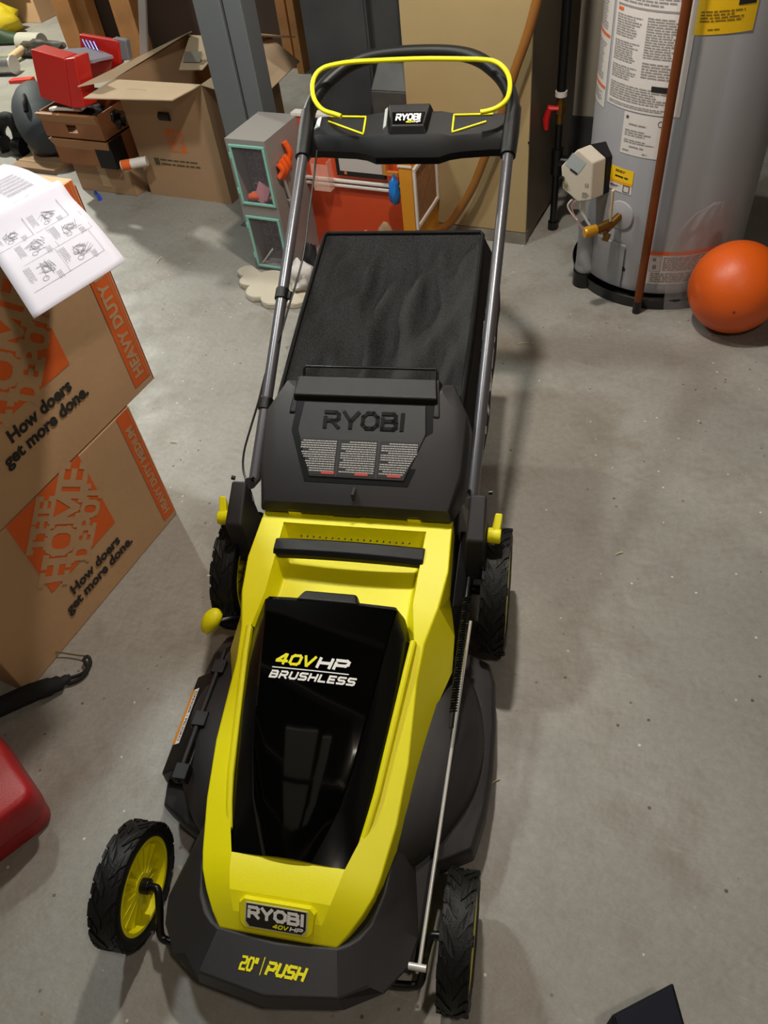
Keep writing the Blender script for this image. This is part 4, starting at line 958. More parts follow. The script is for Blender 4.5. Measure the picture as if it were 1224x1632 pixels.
# ---- toy organiser
OG = mat('organiser_grey', '#8a8581', .55); TEAL = mat('teal_frame', '#86bfb0', .45); DARKG = mat('bin_inside', '#5a545a', .6)
og = rthing('toy_organiser', 'grey toy organiser tower with teal framed windows, beside the left handle tube', 'organiser', -1.315, 2.02)
W_, D_, H_ = .165, .235, .507
bm = NB(); k = .006
box(bm, 0, W_, k, D_, 0, .012); box(bm, 0, W_, k, D_, H_ - .008, H_); box(bm, 0, k, k, D_, .012, H_ - .008); box(bm, W_ - k, W_, k, D_, .012, H_ - .008); box(bm, k, W_ - k, D_ - k, D_, .012, H_ - .008)
box(bm, k, W_ - k, k, D_ - k, .235, .262)
def ffr(x0, x1, z0, z1, zz0, zz1, xx0, xx1): 
    box(bm, x0, x1, 0, k, z0, zz0); box(bm, x0, x1, 0, k, zz1, z1); box(bm, x0, xx0, 0, k, zz0, zz1); box(bm, xx1, x1, 0, k, zz0, zz1)
ffr(0, W_, .248, H_, .278, .485, .018, W_ - .012); ffr(0, W_, 0, .248, .022, .222, .018, W_ - .012)
finish(bm, 'organiser_body', OG, og)
for z0, z1_ in ((.272, .490), (.016, .228)):
    bm = NB(); fn = lambda x, y, h=0: Vector((x, -.004 - h, y))
    t = .010; x0, x1 = .012, W_ - .006
    box(bm, x0, x1, -.006, 0, z0, z0 + t); box(bm, x0, x1, -.006, 0, z1_ - t, z1_); box(bm, x0, x0 + t, -.006, 0, z0 + t, z1_ - t); box(bm, x1 - t, x1, -.006, 0, z0 + t, z1_ - t)
    for zz_2 in (z0 + .04, z1_ - .05): box(bm, x0 - .004, x0 + .002, -.008, 0, zz_2, zz_2 + .022)
    fr_ = finish(bm, 'window_surround', TEAL, og, bevel=.002)
    bm = NB(); box(bm, x0 + t, x1 - t, -.003, -.0015, z0 + t, z1_ - t); finish(bm, 'window_pane', mat('clear_pane', '#b8b0b8', .05, alpha=.07), fr_)
    # perforated inner plate
    bm = NB(); box(bm, .0065, W_ - .0065, .075, .079, z0 - .006, z1_ - .006); pl = finish(bm, 'peg_plate', DARKG, og)
    bm = NB()
    for i in range(4):
        for j in range(5):
            cx_, cz_ = .035 + i * .033, z0 + .035 + j * .038
            lathe(bm, [(.0085, -.002), (.0125, -.004), (.0125, .002), (.0085, .002)], 16, Matrix.Translation((cx_, .073, cz_)) @ Matrix.Rotation(PI / 2, 4, 'X'), cap=False)
    for i in range(4):
        for j in range(5): pass
    finish(bm, 'peg_rings', mat('ring_grey', '#76727a', .4), pl)['kind'] = 'stuff'
# things inside the organiser's top bin
for i, (x, y, z, m_n, hx, lab, c, l_) in enumerate(((.05, .05, .285, 'o', '#e0571f', 'orange toy dart on the pile in the top bin', 'toy', .05), (.075, .04, .292, 'p', '#d28a98', 'pink toy card in the top bin', 'toy', .06), (.10, .05, .287, 'k', '#25252a', 'black toy ring in the top bin', 'toy', .03), (.065, .07, .284, 'w', '#cfc8be', 'white toy piece low in the top bin', 'toy', .07), (.12, .06, .286, 'b', '#b89a7e', 'beige toy piece at the right of the top bin', 'toy', .04))):
    bm = NB(); a = random.Random(i).random() * 2
    if i == 1: box(bm, -.030, .02, -.002, .002, 0, .075, Matrix.Rotation(.5, 4, 'Y'))
    elif i == 2: lathe(bm, [(.010, -.006), (.017, -.006), (.017, .006), (.010, .006), (.010, -.006)], 20, Matrix.Translation((0, 0, .017)) @ Matrix.Rotation(PI / 2 - .3, 4, 'X'), cap=False)
    else: tube(bm, [(-l_ / 2, 0, .014), (l_ / 2 * .6, .004, .022), (l_ / 2, .006, .034)], [.013, .017, .008], 12)
    pos = rw(-1.315, 2.02) + UA * x + VA * y * .7 + Vector((0, 0, .262 + .006)); tag(finish(bm, 'toy_piece', mat('toy_' + m_n, hx, .4), loc=pos, rotz=YAW), lab + ' of the grey organiser', c)
bm = NB(); tube(bm, [(-.03, 0, .004), (.03, -.0, .07)], .0035, 8); tag(finish(bm, 'white_rod', mat('toy_w', '#cfc8be', .4), loc=rw(-1.315 + .05, 2.045, .013), rotz=YAW), 'thin white rod leaning in the lower bin of the grey organiser', 'rod')
# orange hooks and clip on the organiser's side
sd = lambda y, z, h=0: Vector((W_ + h, y, z))
bm = NB()
for y, z0, z1_ in ((.040, .365, .415), (.062, .355, .42), (.085, .365, .425), (.105, .385, .465)):
    tube(bm, spline([sd(y, z0, .004), sd(y + .006, (z0 + z1_) / 2, .022), sd(y, z1_, .01)], 4), .0105, 10)
finish(bm, 'orange_hooks', mat('orange_plastic', '#e8591a', .4), og)
bm = NB(); tube(bm, [sd(.06, .355, .006), sd(.075, .265, .010)], .0065, 10); finish(bm, 'clip_arm', mat('pale_grey_plastic', '#aaa49e', .4), og)
bm = NB(); tube(bm, [sd(.073, .272, .008), sd(.077, .252, .008)], .011, 12); finish(bm, 'clip_tip', mat('pale_grey_plastic', '#aaa49e', .4), og)

# cloud shaped white board under it, and small rags
bm = NB(); cx_ = []
cl = [(-1.33, 1.97, .035), (-1.275, 1.915, .045), (-1.20, 1.86, .055), (-1.12, 1.83, .05), (-1.04, 1.855, .05), (-1.10, 1.90, .07), (-1.2, 1.93, .07)]
import itertools
ring = []; N_ = 160; cc = Vector((-1.16, 1.895))
for k in range(N_):
    a = 2 * PI * k / N_; d = Vector((math.cos(a), math.sin(a))); best = .04
    for x, y, r in cl:
        o = Vector((x, y)) - cc; b = o.dot(d); q_ = o.length_squared - b * b
        if q_ < r * r: best = max(best, b + math.sqrt(r * r - q_))
    ring.append(d * best)
loft(bm, [[(p.x * s, p.y * s, z) for p in ring] for s, z in ((.97, 0), (1, .003), (1, .020), (.97, .024))])
cl_o = finish(bm, 'cloud_board', mat('cream_board', '#c5bba9', .6), loc=rw(cc.x, cc.y, 0), rotz=YAW, angle=40)
tag(cl_o, 'cream cloud-shaped board lying on the floor in front of the grey organiser', 'board')
blob('white_rag', 'crumpled white rag on the floor between the handle tube and the grass bag', 'rag', mat('rag_white', '#cfcac6', .7), rw(-1.04, 1.92, .025), (.045, .05, .06), 5, .55, freq=2.6)
blob('black_rag', 'small black crumpled cloth behind the white rag', 'rag', mat('black_cloth', '#141416', .8), rw(-1.055, 2.03, 0), (.035, .035, .075), 9, .5)
blob('red_cloth', 'red crumpled cloth beside the left edge of the grass bag', 'cloth', mat('red_cloth', '#c0241a', .7), rw(-.98, 2.12, 0), (.045, .05, .07), 12, .35)

# ---- red play board with shelf strip, whiteboard and frame
RB = mat('play_board_red', '#cb4a24', .5, var=.03); WTR = mat('white_trim', '#d5cdc6', .5)
rbd = rthing('play_board', 'large red play board with white trim strips, standing behind the grass bag', 'board', -1.17, 2.25)
R0 = Vector((-1.17, 2.25, 0))
bm = NB(); box(bm, 0, .432, 0, .03, 0, .505); finish(bm, 'board_panel', RB, rbd, bevel=.002)
bm = NB(); box(bm, -.002, .16, -.004, .033, .505, .515); finish(bm, 'edge_trim', WTR, rbd)
for z in (.262, .280):
    bm = NB(); box(bm, .0, .432, -.014, 0, z, z + .011); finish(bm, 'shelf_strip', WTR, rbd, bevel=.003)
w0, w1, w2, w3 = [Bp(*z3(*p), 2.235) - R0 for p in ((655, 250), (920, 300), (925, 418), (672, 425))]
bm = NB(); box(bm, w3.x - .004, w2.x, -.012, -.001, w3.z - .012, w3.z + .17); finish(bm, 'whiteboard_rim', STEELB, rbd, bevel=.002)
bm = NB(); box(bm, w3.x + .012, w2.x - .004, -.0135, -.011, w3.z + .008, w3.z + .16); finish(bm, 'whiteboard', mat('whiteboard_grey', '#b9b2ae', .35), rbd)
bm = NB(); c_ = Vector((w3.x + .035, -.0145, w3.z + .002)); tube(bm, [c_, c_ + Vector((0, -.001, 0))], .006, 12); finish(bm, 'brand_dot', ORN, rbd)
f0, f1 = Bp(*z3(920, 440), 2.22) - R0, Bp(*z3(1025, 425), 2.22) - R0
bm = NB(); fz = f0.z; box(bm, f0.x, f1.x + .01, -.03, -.018, fz, fz + .014); box(bm, f0.x, f0.x + .014, -.03, -.018, fz + .014, fz + .16); box(bm, f0.x + .014, f1.x + .01, -.03, -.018, fz + .146, fz + .16); box(bm, f0.x, f0.x + .014, -.018, -.014, fz, fz + .01)
box(bm, f1.x, f1.x + .01, -.03, -.018, fz + .014, fz + .146); finish(bm, 'wooden_frame', mat('light_wood', '#b8742c', .5), rbd)
b0, b1 = Bp(*z3(560, 510), 2.22) - R0, Bp(*z3(620, 360), 2.22) - R0
bm = NB(); box(bm, b0.x, b0.x + .07, -.045, -.014, b0.z, b0.z + .003); box(bm, b0.x, b0.x + .003, -.045, -.014, b0.z, b0.z + .11); box(bm, b0.x + .067, b0.x + .07, -.045, -.014, b0.z, b0.z + .11); box(bm, b0.x, b0.x + .07, -.047, -.045, b0.z, b0.z + .10)
finish(bm, 'clear_bin', mat('clear_plastic', '#f2c8b4', .15, alpha=.28), rbd)
# ---- yellow play panel with framed cork board
YP = mat('play_orange', '#d08a1c', .5)
yp = rthing('play_easel', 'orange play easel with a white framed cork board, right of the red play board', 'easel', -.682, 2.185)
pf = lambda y, z, h=0: Vector((h - .07 * y, y, z))
bm = NB(); hexa(bm, [(-.05, 0, 0), (0, 0, 0), (-.018, .262, 0), (-.068, .262, 0), (-.05, 0, .43), (0, 0, .43), (-.018, .262, .43), (-.068, .262, .43)]); finish(bm, 'easel_body', YP, yp, bevel=.003)
bm = NB()
def fbar(y0, y1, za, zb):
    hexa(bm, [pf(y0, za, .0), pf(y1, za, .0), pf(y1, za, .010), pf(y0, za, .010), pf(y0, zb, .0), pf(y1, zb, .0), pf(y1, zb, .010), pf(y0, zb, .010)])
fbar(.006, .256, .155, .168); fbar(.006, .256, .365, .378); fbar(.006, .020, .168, .365); fbar(.242, .256, .168, .365)
finish(bm, 'white_surround', mat('white_trim', '#d5cdc6', .5), yp, bevel=.001)
bm = NB(); hexa(bm, [pf(.02, .168, .001), pf(.242, .168, .001), pf(.242, .168, .003), pf(.02, .168, .003), pf(.02, .365, .001), pf(.242, .365, .001), pf(.242, .365, .003), pf(.02, .365, .003)]); finish(bm, 'cork_board', mat('cork', '#8d6038', .9, var=.2, vscale=60), yp)
bm = NB(); box(bm, -.052, .002, -.003, .0, .385, .392); finish(bm, 'white_edge', mat('white_trim', '#d5cdc6', .5), yp)
wt = rthing('wooden_tray', 'light wooden tray with a metal plate, between the red board and the orange easel', 'tray', -.895, 2.06)
bm = NB(); box(bm, 0, .15, 0, .13, .10, .112); box(bm, 0, .15, 0, .008, .112, .13); box(bm, 0, .008, .008, .13, .112, .13); box(bm, .142, .15, .008, .13, .112, .13); finish(bm, 'tray_board', mat('light_wood2', '#b98a4e', .5, var=.1), wt)
for x in (.01, .13):
    for y in (.01, .11): bm = NB(); box(bm, x, x + .012, y, y + .012, 0, .10); finish(bm, 'leg', mat('light_wood2', '#b98a4e', .5), wt)
bm = NB(); box(bm, .03, .12, .03, .10, .112, .116); finish(bm, 'metal_plate', mat('plate_grey', '#6e6a66', .35, metal=.6), wt)
blob('blue_cloth', 'bright blue plastic bag hanging between the red board and the orange easel', 'bag', mat('blue_bag', '#1d74c9', .35), rw(-.762, 2.20, .245), (.02, .025, .055), 4, .35)
blob('wicker_ball', 'small beige wicker ball on the wooden tray', 'ball', mat('wicker', '#96795a', .8, var=.3, vscale=40), rw(-.79, 2.15, .1165), (.028, .026, .045), 2, .15)

# ---- water heater
TKC = (.15, 2.43); TR = .268
wh = rthing('water_heater', 'tall grey gas water heater with warning labels, at the right of the furnace', 'water heater', *TKC)
TG = mat('tank_grey', '#8f8f93', .42, var=.03, vscale=3, bump=.05, bscale=20)
bm = NB(); lathe(bm, [(TR - .02, .035), (TR, .05), (TR + .003, .075), (TR, .085), (TR, 1.75), (TR - .03, 1.80)], 128); finish(bm, 'tank', TG, wh)
bm = NB(); lathe(bm, [(TR - .03, .0), (TR + .020, .0), (TR + .028, .04), (TR + .024, .042), (TR + .016, .006), (TR - .03, .006)], 96, cap=False); finish(bm, 'drip_pan', STEELB, wh)
def tk(ang, z, h=0.0012):
    a = R(ang); return Vector(((TR + h) * math.cos(a), (TR + h) * math.sin(a), z))
DEG = 180 / PI / TR
def tfn(a0, h=.0014): return lambda x, z, hh=0: tk(a0 + x * DEG, z, h + hh)
LAB = mat('label_white', '#cfc8c4', .5); TINK = mat('label_ink', '#8a8380', .7); OLAB = mat('label_orange', '#d5602a', .6); YLAB = mat('label_yellow', '#eec110', .5); BLKI = mat('label_black_ink', '#191716', .6)
def tlabel(a0, a1, z0, z1_, m=LAB):
    bm = NB(); rect(bm, tfn(a0), 0, z0, (a1 - a0) / DEG, z1_, 14); return finish(bm, 'label', m, wh, smooth=False)
def tprint(parent, a0, items, m, h=.0022):
    bm = NB(); f_0 = tfn(a0, h)
    for it in items:
        if it[0] == 'r': rect(bm, f_0, *it[1:5], 8)
        elif it[0] == 's': scribble(bm, f_0, *it[1:6], random.Random(int(it[1] * 1e4) + 3))
        elif it[0] == 'f': rframe(bm, f_0, *it[1:5], .0012, 8)
    finish(bm, 'label_print', m, parent, smooth=False)
WL = (138 - 87.5) / DEG
l1 = tlabel(-138, -84.5, .614, .98)
tprint(l1, -138, [('r', .01, .868, WL * .96, .873), ('s', .012, .878, WL * .9, .09, 11), ('s', .012, .795, .095, .055, 9), ('s', .012, .735, .095, .052, 9), ('s', .012, .690, .095, .036, 6), ('s', .122, .755, .105, .10, 16), ('s', .122, .705, .105, .042, 6), ('s', .012, .635, .215, .045, 7), ('s', .012, .620, .215, .010, 2)], TINK)
tprint(l1, -138, [('r', .16, .675, .215, .690)], BLKI, .0026)
tprint(l1, -138, [('r', .012, .856, .035, .864)], OLAB)
l2_ = tlabel(-178, -141, .590, .98); tprint(l2_, -178, [('r', .0, .90, .168, .93), ('r', .0, .775, .168, .783), ('r', .0, .640, .168, .648)], OLAB); tprint(l2_, -178, [('s', .04, .79, .12, .10, 14), ('s', .04, .66, .12, .10, 14), ('s', .04, .600, .12, .03, 5)], TINK)
l3 = tlabel(-120, -90, .492, .610); tprint(l3, -120, [('s', .02, .575, .06, .008, 1), ('s', .01, .545, .09, .02, 3), ('s', .01, .525, .1, .012, 2), ('s', .03, .512, .05, .008, 1), ('s', .008, .499, .026, .008, 1), ('s', .075, .497, .02, .008, 1)], TINK)
bm = NB(); f_0 = tfn(-120, .0022); c5 = [(.013 + .006 * math.cos(PI / 2 + k * 4 * PI / 5), .597 + .006 * math.sin(PI / 2 + k * 4 * PI / 5)) for k in range(5)]
for k in range(5):
    a, b = Vector(c5[k]), Vector(c5[(k + 1) % 5]); n = (b - a).normalized(); n = Vector((-n.y, n.x)) * .0006; face(bm, [f_0(*(a + n)), f_0(*(b + n)), f_0(*(b - n)), f_0(*(a - n))])
for k in range(20):
    a, b = 2 * PI * k / 20, 2 * PI * (k + 1) / 20; face(bm, [f_0(.118 + r_ * math.cos(t), .592 + r_ * math.sin(t)) for r_, t in ((.0085, a), (.0085, b), (.007, b), (.007, a))])
finish(bm, 'label_print', BLKI, l3, smooth=False)
l4 = tlabel(-85.5, -53, .82, .98, YLAB); tprint(l4, -85.5, [('s', .012, .848, .11, .028, 4), ('s', .035, .829, .03, .006, 1)], mat('label_brown', '#8a6a10', .6)); tprint(l4, -85.5, [('r', .10, .883, .145, .905)], BLKI)
l5 = tlabel(-125.6, -107.3, .372, .446); 
bm = NB(); rect(bm, tfn(-125.6, .0018), 0, .400, 18.3 / DEG, .446, 8); finish(bm, 'label_band', YLAB, l5, smooth=False)
bm = NB(); rect(bm, tfn(-125.6, .002), 0, .398, 18.3 / DEG, .406, 8); finish(bm, 'label_band', mat('label_amber', '#e09a18', .6), l5, smooth=False)
tprint(l5, -125.6, [('s', .02, .415, .05, .009, 1), ('s', .02, .432, .04, .008, 2), ('s', .004, .384, .035, .008, 2)], BLKI, .0026)
bm = NB(); f_0 = tfn(-125.6, .0028)
rframe(bm, f_0, .055, .376, .078, .398, .002); finish(bm, 'label_print', BLKI, l5, smooth=False)
l6 = tlabel(-88.5, -44, .085, .203); tprint(l6, -88.5, [('r', 0, .190, .208, .203)], OLAB); tprint(l6, -88.5, [('s', .045, .135, .15, .05, 7), ('s', .012, .092, .185, .036, 5), ('f', .004, .132, .040, .188), ('r', .014, .14, .026, .155), ('r', .012, .168, .022, .180)], TINK)
# fittings
def radial(ang, z): return Matrix.Translation(tk(ang, z, 0)) @ Matrix.Rotation(R(ang), 4, 'Z') @ Matrix.Rotation(PI / 2, 4, 'Y')
bm = NB(); lathe(bm, [(.047, -.002), (.045, .004), (.030, .007), (.014, .010), (.001, .010)], 40, radial(-113, .300)); finish(bm, 'drain_flange', mat('flange_grey', '#a19fa4', .4), wh)
# drain valve
BRASS = mat('brass', '#8c6a32', .35, metal=.9); BRASS2 = mat('yellow_cap', '#b9851c', .25, metal=.3)
dv = NB(); W0 = Vector((TKC[0], TKC[1], 0)); bp_ = lambda u, v, b: Bp(u, v, b) - W0
va = tk(-113, .300, .004); vb = bp_(962, 369, 2.12)
tube(dv, [va, va.lerp(vb, .5), vb], .013, 14); dvo = finish(dv, 'drain_valve', BRASS, wh)
v1, v2, v3 = bp_(972, 357, 2.115), bp_(950, 366, 2.07), bp_(936, 370, 2.05)
bm = NB(); tube(bm, [v1, v2], [.016, .014], 14); finish(bm, 'valve_body', BRASS, dvo)
bm = NB(); tube(bm, [v2, v3, v3 + (v3 - v2) * .35], [.0165, .018, .014], 16); finish(bm, 'valve_cap', BRASS2, dvo)
bm = NB(); tube(bm, [bp_(968, 372, 2.09), bp_(964, 384, 2.08)], [.013, .010], 12); finish(bm, 'valve_outlet', BRASS, dvo)
h0, h1_ = bp_(973, 352, 2.105), bp_(977, 303, 2.105)
bm = NB(); tube(bm, [h0, h0.lerp(h1_, .3), h1_], [.007, .0095, .0085], 12, flat=.5); finish(bm, 'valve_handle', mat('ivory_plastic', '#cbbb95', .45), dvo)
# gas control
gc0 = Vector((-.098, 2.15, 0)) - W0
G2 = lambda u, v, b=2.15: Bp(860 + u / 5.83, 200 + v / 5.83, b) - W0
fr = [(350, 220), (195, 380), (210, 590), (350, 712), (476, 698), (498, 350)]
bm = NB(); fpt = [G2(*p) for p in fr]; bkp = [G2(*p) + Vector((.03, .045, 0)) for p in fr]
a = [bm.verts.new(p) for p in fpt]; b = [bm.verts.new(p) for p in bkp]; bm.faces.new(a); bm.faces.new(b)
for k_2 in range(6): bm.faces.new((a[k_2], a[(k_2 + 1) % 6], b[(k_2 + 1) % 6], b[k_2]))
gco = finish(bm, 'gas_control', mat('control_ivory', '#c9c0b0', .5), wh, bevel=.005)
bm = NB(); cpt = [p + Vector((.031, .046, 0)) for p in fpt]; mid_ = sum(cpt, Vector()) / 6; dpt = [mid_ + (p - mid_) * .92 + Vector((.035, .045, 0)) for p in cpt]
a = [bm.verts.new(p) for p in cpt]; b = [bm.verts.new(p) for p in dpt]; bm.faces.new(a); bm.faces.new(b)
for k_2 in range(6): bm.faces.new((a[k_2], a[(k_2 + 1) % 6], b[(k_2 + 1) % 6], b[k_2]))
finish(bm, 'control_back', BLK, gco, bevel=.003)
off = Vector((0, -.0012, 0))
bm = NB(); face(bm, [G2(*p) + off for p in ((310, 250), (235, 355), (350, 460), (435, 350))]); finish(bm, 'control_label', mat('silver_label', '#a9b0b3', .4), gco, smooth=False)
bm = NB(); face(bm, [G2(*p) + off * 1.6 for p in ((290, 395), (280, 408), (345, 458), (355, 442))]); finish(bm, 'label_print', BLKI, gco, smooth=False)
bm = NB(); c_ = G2(210, 490); tube(bm, [c_, c_ + Vector((0, -.014, 0))], .008, 16); finish(bm, 'control_knob', BLK, gco, bevel=.001)
bm = NB(); c_ = G2(245, 545); tube(bm, [c_, c_ + Vector((0, -.010, 0))], .0055, 16); finish(bm, 'control_button', mat('button_green', '#75805f', .4), gco)
bm = NB(); c_ = G2(437, 555) + off * 1.5; rframe(bm, frame_fn(c_ + Vector((-.005, 0, -.005)), (1, 0, 0), (0, 0, 1)), 0, 0, .011, .011, .002); rn = random.Random(2); scribble(bm, frame_fn(c_ + Vector((-.012, 0, -.04)), (1, 0, 0), (0, 0, 1)), 0, 0, .022, .018, 3, rn); finish(bm, 'label_print', TINK, gco, smooth=False)
bm = NB(); tube(bm, spline([G2(330, 700), G2(300, 760), G2(330, 850), G2(395, 960)], 5), .0022, 8); finish(bm, 'control_wire', mat('pink_wire', '#b77f83', .5), gco)
bm = NB(); tube(bm, spline([G2(300, 690), G2(262, 740), G2(285, 800), G2(350, 880)], 5), .0028, 8); finish(bm, 'control_wire', mat('white_wire', '#c4bdb5', .5), gco)
bm = NB(); tube(bm, spline([G2(390, 700, 2.17), G2(385, 780, 2.17), G2(430, 870, 2.17), G2(465, 930, 2.17)], 8), .0042, 10); finish(bm, 'flex_pipe', ROD, gco)
# burner cover bulge at the lower left of the tank
bm = NB(); a_c = -137
ccx_, ccy_ = (TR + .012) * math.cos(R(-140)), (TR + .012) * math.sin(R(-140))
lathe(bm, [(.034, .055), (.036, .060), (.036, .075), (.034, .080), (.034, .205), (.036, .21), (.036, .222), (.033, .226), (.028, .226), (.028, .19)], 32, Matrix.Translation((ccx_, ccy_, 0)), cap=False)
finish(bm, 'burner_sleeve', TG, wh)
bm = NB(); lathe(bm, [(.0001, 0), (.040, 0), (.040, .054), (.0001, .054)], 32, Matrix.Translation((ccx_, ccy_, 0)), cap=False); finish(bm, 'sleeve_foot', STEELB, wh)
bm = NB(); 
secs_ = []
for z, h in ((.055, .008), (.06, .010), (.205, .010), (.21, .006)): secs_.append([tk(-134 + t * 2.2, z, h) for t in range(14)])
loft(bm, secs_, closed=False, caps=False); finish(bm, 'access_panel', TG, wh)
bm = NB(); c5 = [(0, 0), (.014, 0), (.020, .005), (.020, .010), (.014, .016), (0, .016)]; face(bm, [tk(-108 + x * DEG, .113 + z, .0016) for x, z in c5]); finish(bm, 'sight_hole', INK, wh, smooth=False)
# clear plastic film on the tank
bm = NB(); secs_ = []
for z, r0, a0_, a1_ in ((.01, .035, -74, -20), (.09, .012, -75, -22), (.19, .006, -76, -25), (.27, .006, -74, -30), (.33, .010, -66, -35), (.36, .012, -55, -42)):
    secs_.append([tk(a0_ + (a1_ - a0_) * t / 24, z, r0 + .004 * math.sin(t * 1.3 + z * 20)) for t in range(25)])
loft(bm, secs_, closed=False, caps=False); finish(bm, 'plastic_film', mat('clear_film', '#b9b4b4', .2, alpha=.22), wh, angle=80)

# copper pipe, gas pipe, panel behind, ball
bm = NB(); tube(bm, [(0, 0, .045), (0, 0, 1.9)], .0135, 20); cp = finish(bm, 'copper_pipe', mat('copper', '#7d4220', .42, metal=.55, var=.2, vscale=6), loc=rw(.150, 2.117, 0), rotz=YAW)
tag(cp, 'vertical copper drain pipe in front of the grey water heater', 'pipe')
bm = NB(); tube(bm, [(0, 0, 0), (0, 0, .045)], .014, 16); finish(bm, 'pipe_end', STEELB, cp)
gp = rthing('gas_pipe', 'black iron gas pipe with a red valve handle, between furnace and water heater', 'pipe', -.28, 2.60)
bm = NB(); tube(bm, [(0, 0, .50), (.0, 0, 1.9)], .0165, 16); finish(bm, 'pipe_run', STEELB, gp)
bm = NB(); tube(bm, [(0, 0, .40), (0, 0, .50)], .014, 16); gv_ = finish(bm, 'gas_valve', BRASS, gp)
bm = NB(); tube(bm, [(0, 0, .435), (0, 0, .465)], .020, 6); finish(bm, 'valve_nut', BRASS, gv_)
bm = NB(); tube(bm, [(0, 0, .49), (0, 0, .507)], .021, 16); finish(bm, 'white_tape', LAB, gv_)
bm = NB(); tube(bm, [(0, -.02, .455), (-.03, -.025, .458), (-.042, -.025, .42), (-.040, -.025, .385)], [.007, .012, .013, .009], 12); finish(bm, 'valve_lever', mat('valve_red', '#c1161a', .4), gv_)
bm = NB(); tube(bm, [(0, 0, .02), (0, 0, .40)], .0135, 16); finish(bm, 'drip_leg', STEELB, gp)
bm = NB(); tube(bm, [(0, 0, .22), (0, 0, .31)], .022, 16); tube(bm, [(0, 0, .265), (.06, 0, .265)], .020, 16); finish(bm, 'tee_fitting', STEELB, gp)
bm = NB(); tube(bm, [(.0, 0, .0), (.0, 0, .03)], .02, 16); finish(bm, 'pipe_cap', STEELB, gp)
pn = rthing('access_door', 'pale metal panel in the dark gap between the furnace and the water heater', 'door', -.27, 2.92)
bm = NB(); box(bm, -.042, .10, 0, .02, .30, 1.9); finish(bm, 'panel_sheet', mat('pale_sheet', '#8f897c', .5), pn, bevel=.002)
bm = NB(); box(bm, -.05, .10, .0, .03, 0, .298); finish(bm, 'panel_base', DUCT, pn, bevel=.002)
bl0 = Zp(1172, 458, .140)
bm = NB(); bmesh.ops.create_uvsphere(bm, u_segments=64, v_segments=32, radius=.140)
ball = finish(bm, 'ball', mat('orange_ball', '#d8590f', .45, bump=.25, bscale=90, var=.06, vscale=6), loc=(bl0.x, bl0.y, .140)); tag(ball, 'orange playground ball on the floor beside the grey water heater', 'ball')
bm = NB(); tube(bm, [(-.02, -.1365, .0), (-.0203, -.139, .0)], .004, 10); finish(bm, 'ball_valve', mat('ball_valve', '#7a3208', .6), ball)

# ================================================================== clutter at the far left
def zc(u, v): return (u / 5.1, v / 5.1)
FG = 'clutter'
blob('safety_vest', 'crumpled neon yellow safety vest in the top left corner', 'vest', mat('neon_yellow', '#d8f000', .7), rw(-5.35, 4.78, .285), (.42, .32, .22), 1, .35, sub=4)
t = rthing('cardboard_box', 'tan cardboard box under the neon yellow vest in the top left corner', 'box', -5.65, 4.75)
bm = NB(); box(bm, 0, .72, 0, .5, 0, .28); finish(bm, 'carton_body', CARD, t, bevel=.004)
bm = NB(); box(bm, .02, .70, -.02, .0, .17, .28); finish(bm, 'flap', CARDIN, t)
blob('yellow_bag', 'yellow fabric bag on the floor in front of the tan box at top left', 'bag', mat('yellow_cloth', '#c9b016', .7), rw(-5.2, 4.45, 0), (.30, .17, .13), 6, .3)
def shoe(label, m, m2, p, rz, s=1, name='shoe'):
    t = thing(name, label, 'shoe', p, rz)
    bm = NB(); secs = []
    for x, w_, h in ((-.13, .028, .06), (-.11, .036, .085), (-.06, .038, .09), (-.01, .040, .075), (.04, .046, .055), (.09, .046, .045), (.125, .034, .035), (.14, .012, .02)):
        secs.append([(x * s, w_ * s * math.cos(a), .012 + max(0, h * s * math.sin(a))) for a in [PI * k / 8 for k in range(9)]])
    loft(bm, secs, closed=True); finish(bm, 'upper', m, t, angle=60)
    bm = NB(); secs = [[(x * s, -w_ * s, 0), (x * s, w_ * s, 0), (x * s, w_ * s, .014), (x * s, -w_ * s, .014)] for x, w_ in ((-.135, .03), (-.11, .04), (-.01, .043), (.05, .05), (.1, .048), (.13, .035), (.145, .012))]
    loft(bm, secs); finish(bm, 'sole', m2, t)
    return t
shoe('dark green shoe lying by the yellow bag at the top left', mat('green_shoe', '#23371c', .6), BLK, rw(-4.86, 4.30, .0), YAW + .3, 1.15)
# mallet
t = rthing('mallet', 'wooden handled mallet with a pale head on the floor at the top left', 'mallet', -4.6, 4.3)
o_ = Vector((-4.6, 4.3, 0)); pa_ = Rp(8, 100, .03) - o_; pb_ = Rp(50, 68, .06) - o_
bm = NB(); tube(bm, [pa_, pb_], [.024, .028], 12); finish(bm, 'mallet_handle', mat('pale_wood', '#c9ad84', .5), t)
dd = (pb_ - pa_).normalized(); pr_ = Vector((-dd.y, dd.x, 0)).normalized()
bm = NB(); tube(bm, [pb_ - pr_ * .10, pb_ + pr_ * .10], .062, 18); finish(bm, 'mallet_head', mat('pale_rubber', '#aaa598', .6), t, bevel=.006)
